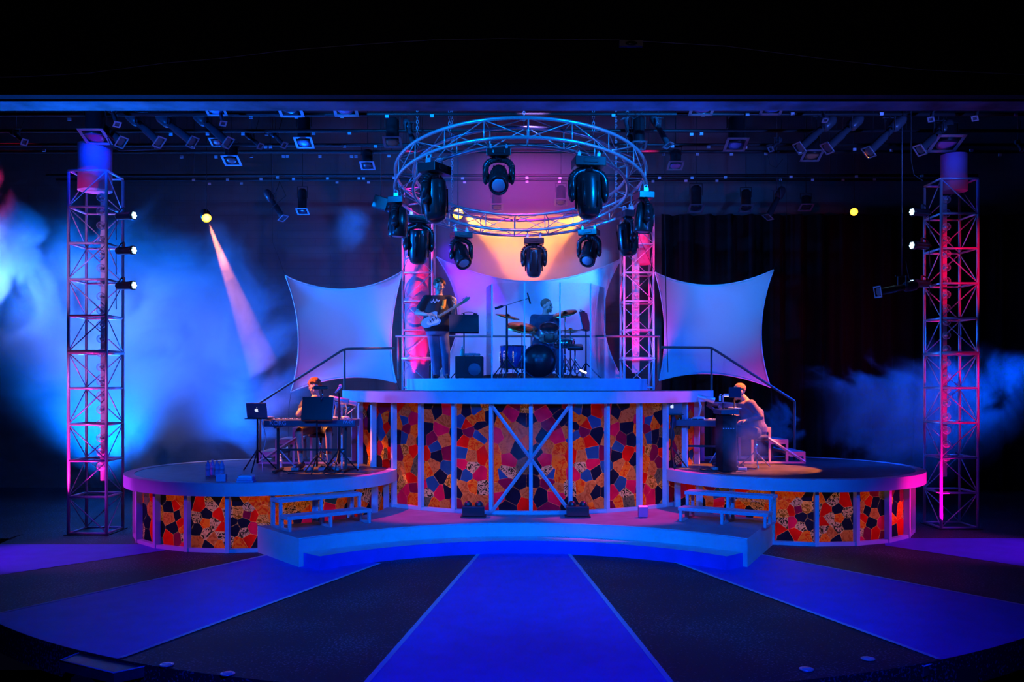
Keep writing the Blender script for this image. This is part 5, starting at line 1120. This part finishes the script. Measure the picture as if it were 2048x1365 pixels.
o = MB().tube([pw[0].lerp(pw[1], i/4) for i in range(4)]+[pw[1].lerp(pw[2], i/4) for i in range(4)]+[pw[2].lerp(pw[3], i/4) for i in range(5)], .005, 6).build('laptop_cable', M_white); tag(o, 'white cable hanging down from the left laptop', 'cable')

# ------------------------------------------------------------------ fog and haze (theatre smoke)
def fog(name, c, size, dens, lab, scale=.55, lo=.42, hi=.72, feather=.8, frm=(-.45, .25), soft=None, step=0, kindstuff=True, dist=1.2, lean=(0, 0), detail=5, aniso=.2):
    m = bpy.data.materials.new(name); m.use_nodes = True; nt = m.node_tree; nt.nodes.clear(); L = nt.links
    out = nt.nodes.new('ShaderNodeOutputMaterial'); v = nt.nodes.new('ShaderNodeVolumeScatter'); v.inputs['Anisotropy'].default_value = aniso
    L.new(v.outputs[0], out.inputs['Volume'])
    if scale is None: v.inputs['Density'].default_value = dens
    else:
        tc = nt.nodes.new('ShaderNodeTexCoord'); n = nt.nodes.new('ShaderNodeTexNoise'); L.new(tc.outputs['Object'], n.inputs['Vector'])
        n.inputs['Scale'].default_value = scale; n.inputs['Detail'].default_value = detail; n.inputs['Distortion'].default_value = dist; n.inputs['Roughness'].default_value = .55
        # distance inside the ellipsoid: 0 at the shell, 1 at the centre
        sc = nt.nodes.new('ShaderNodeVectorMath'); sc.operation = 'MULTIPLY'; sc.inputs[1].default_value = (2/size[0], 2/size[1], 2/size[2])
        L.new(tc.outputs['Object'], sc.inputs[0]); ln = nt.nodes.new('ShaderNodeVectorMath'); ln.operation = 'LENGTH'; L.new(sc.outputs[0], ln.inputs[0])
        f = nt.nodes.new('ShaderNodeMapRange'); f.inputs[1].default_value = 1.0; f.inputs[2].default_value = 1-feather; f.inputs[3].default_value = frm[0]; f.inputs[4].default_value = frm[1]
        L.new(ln.outputs['Value'], f.inputs[0]); ad = nt.nodes.new('ShaderNodeMath'); ad.operation = 'ADD'; L.new(n.outputs[0], ad.inputs[0]); L.new(f.outputs[0], ad.inputs[1])
        r = nt.nodes.new('ShaderNodeMapRange'); r.interpolation_type = 'SMOOTHSTEP'; r.inputs[1].default_value = lo; r.inputs[2].default_value = hi; r.inputs[3].default_value = 0; r.inputs[4].default_value = dens
        L.new(ad.outputs[0], r.inputs[0]); L.new(r.outputs[0], v.inputs['Density'])
    b = MB()
    if scale is None: b.box((0, 0, 0), size)
    else: b.ball((0, 0, 0), 1, 20, sc=(size[0]/2, size[1]/2, size[2]/2))
    o = b.build('fog' if kindstuff else name, m); o.location = c
    m.cycles.homogeneous_volume = scale is None; m.cycles.volume_step_rate = 1.0 if not step else step
    tag(o, lab, 'fog', kind='stuff'); return o
fog('left_fog', (-7.8, 16.9, 2.9), (10.8, 3.6, 7.8), .5, 'big bank of blue stage fog billowing behind the far left tower', .62, .42, .60, .5, frm=(-.34, .12), detail=7, dist=1.6)
fog('far_left_fog', (-8.2, 14.7, 4.5), (2.4, 1.6, 2.6), 1.6, 'dense pale cloud of fog at the far left edge', 1.0, .44, .58, .7, frm=(-.34, .12), detail=7)
fog('beam_fog', P(436, 490, 16.35), (1.0, .7, 1.5), .5, 'wisps of fog at the top of the amber beam at left', .9, .25, .6, .9)
fog('red_fog', (-8.6, 14.4, 5.4), (1.5, 1.0, 1.5), 2.2, 'small cloud of red lit fog high at the far left edge', .9, .38, .56, .8)
fog('right_fog', (7.2, 15.4, 1.7), (7.2, 2.6, 4.2), .55, 'dark blue low fog behind the right round platform', .8, .46, .60, .7, frm=(-.36, .12), detail=6)
fog('player_fog', P(1490, 878, 12.45), (1.3, .6, 1.5), 2.4, 'blue puff of fog around the right keyboard player', 1.5, .40, .62, .8)
fog('player_fog_back', P(1550, 850, 15.0), (2.0, .8, 1.8), 1.4, 'blue fog curling up behind the right stairs', 1.6, .46, .58, .8, frm=(-.36, .12))
fog('centre_fog', P(1052, 880, 12.1), (2.0, .5, 1.5), 1.9, 'thin purple fog drifting in front of the central drum', 1.3, .40, .72, .9)
fog('left_puff', P(700, 450, 16.6), (1.5, .8, 1.5), .8, 'small blue patch of fog left of the ring truss', .8, .35, .7, .9)
fog('centre_haze', (AX-.02, 17.3, 5.0), (3.3, 2.2, 2.7), .3, 'warm haze above the central sail, crossed by amber beams', None)
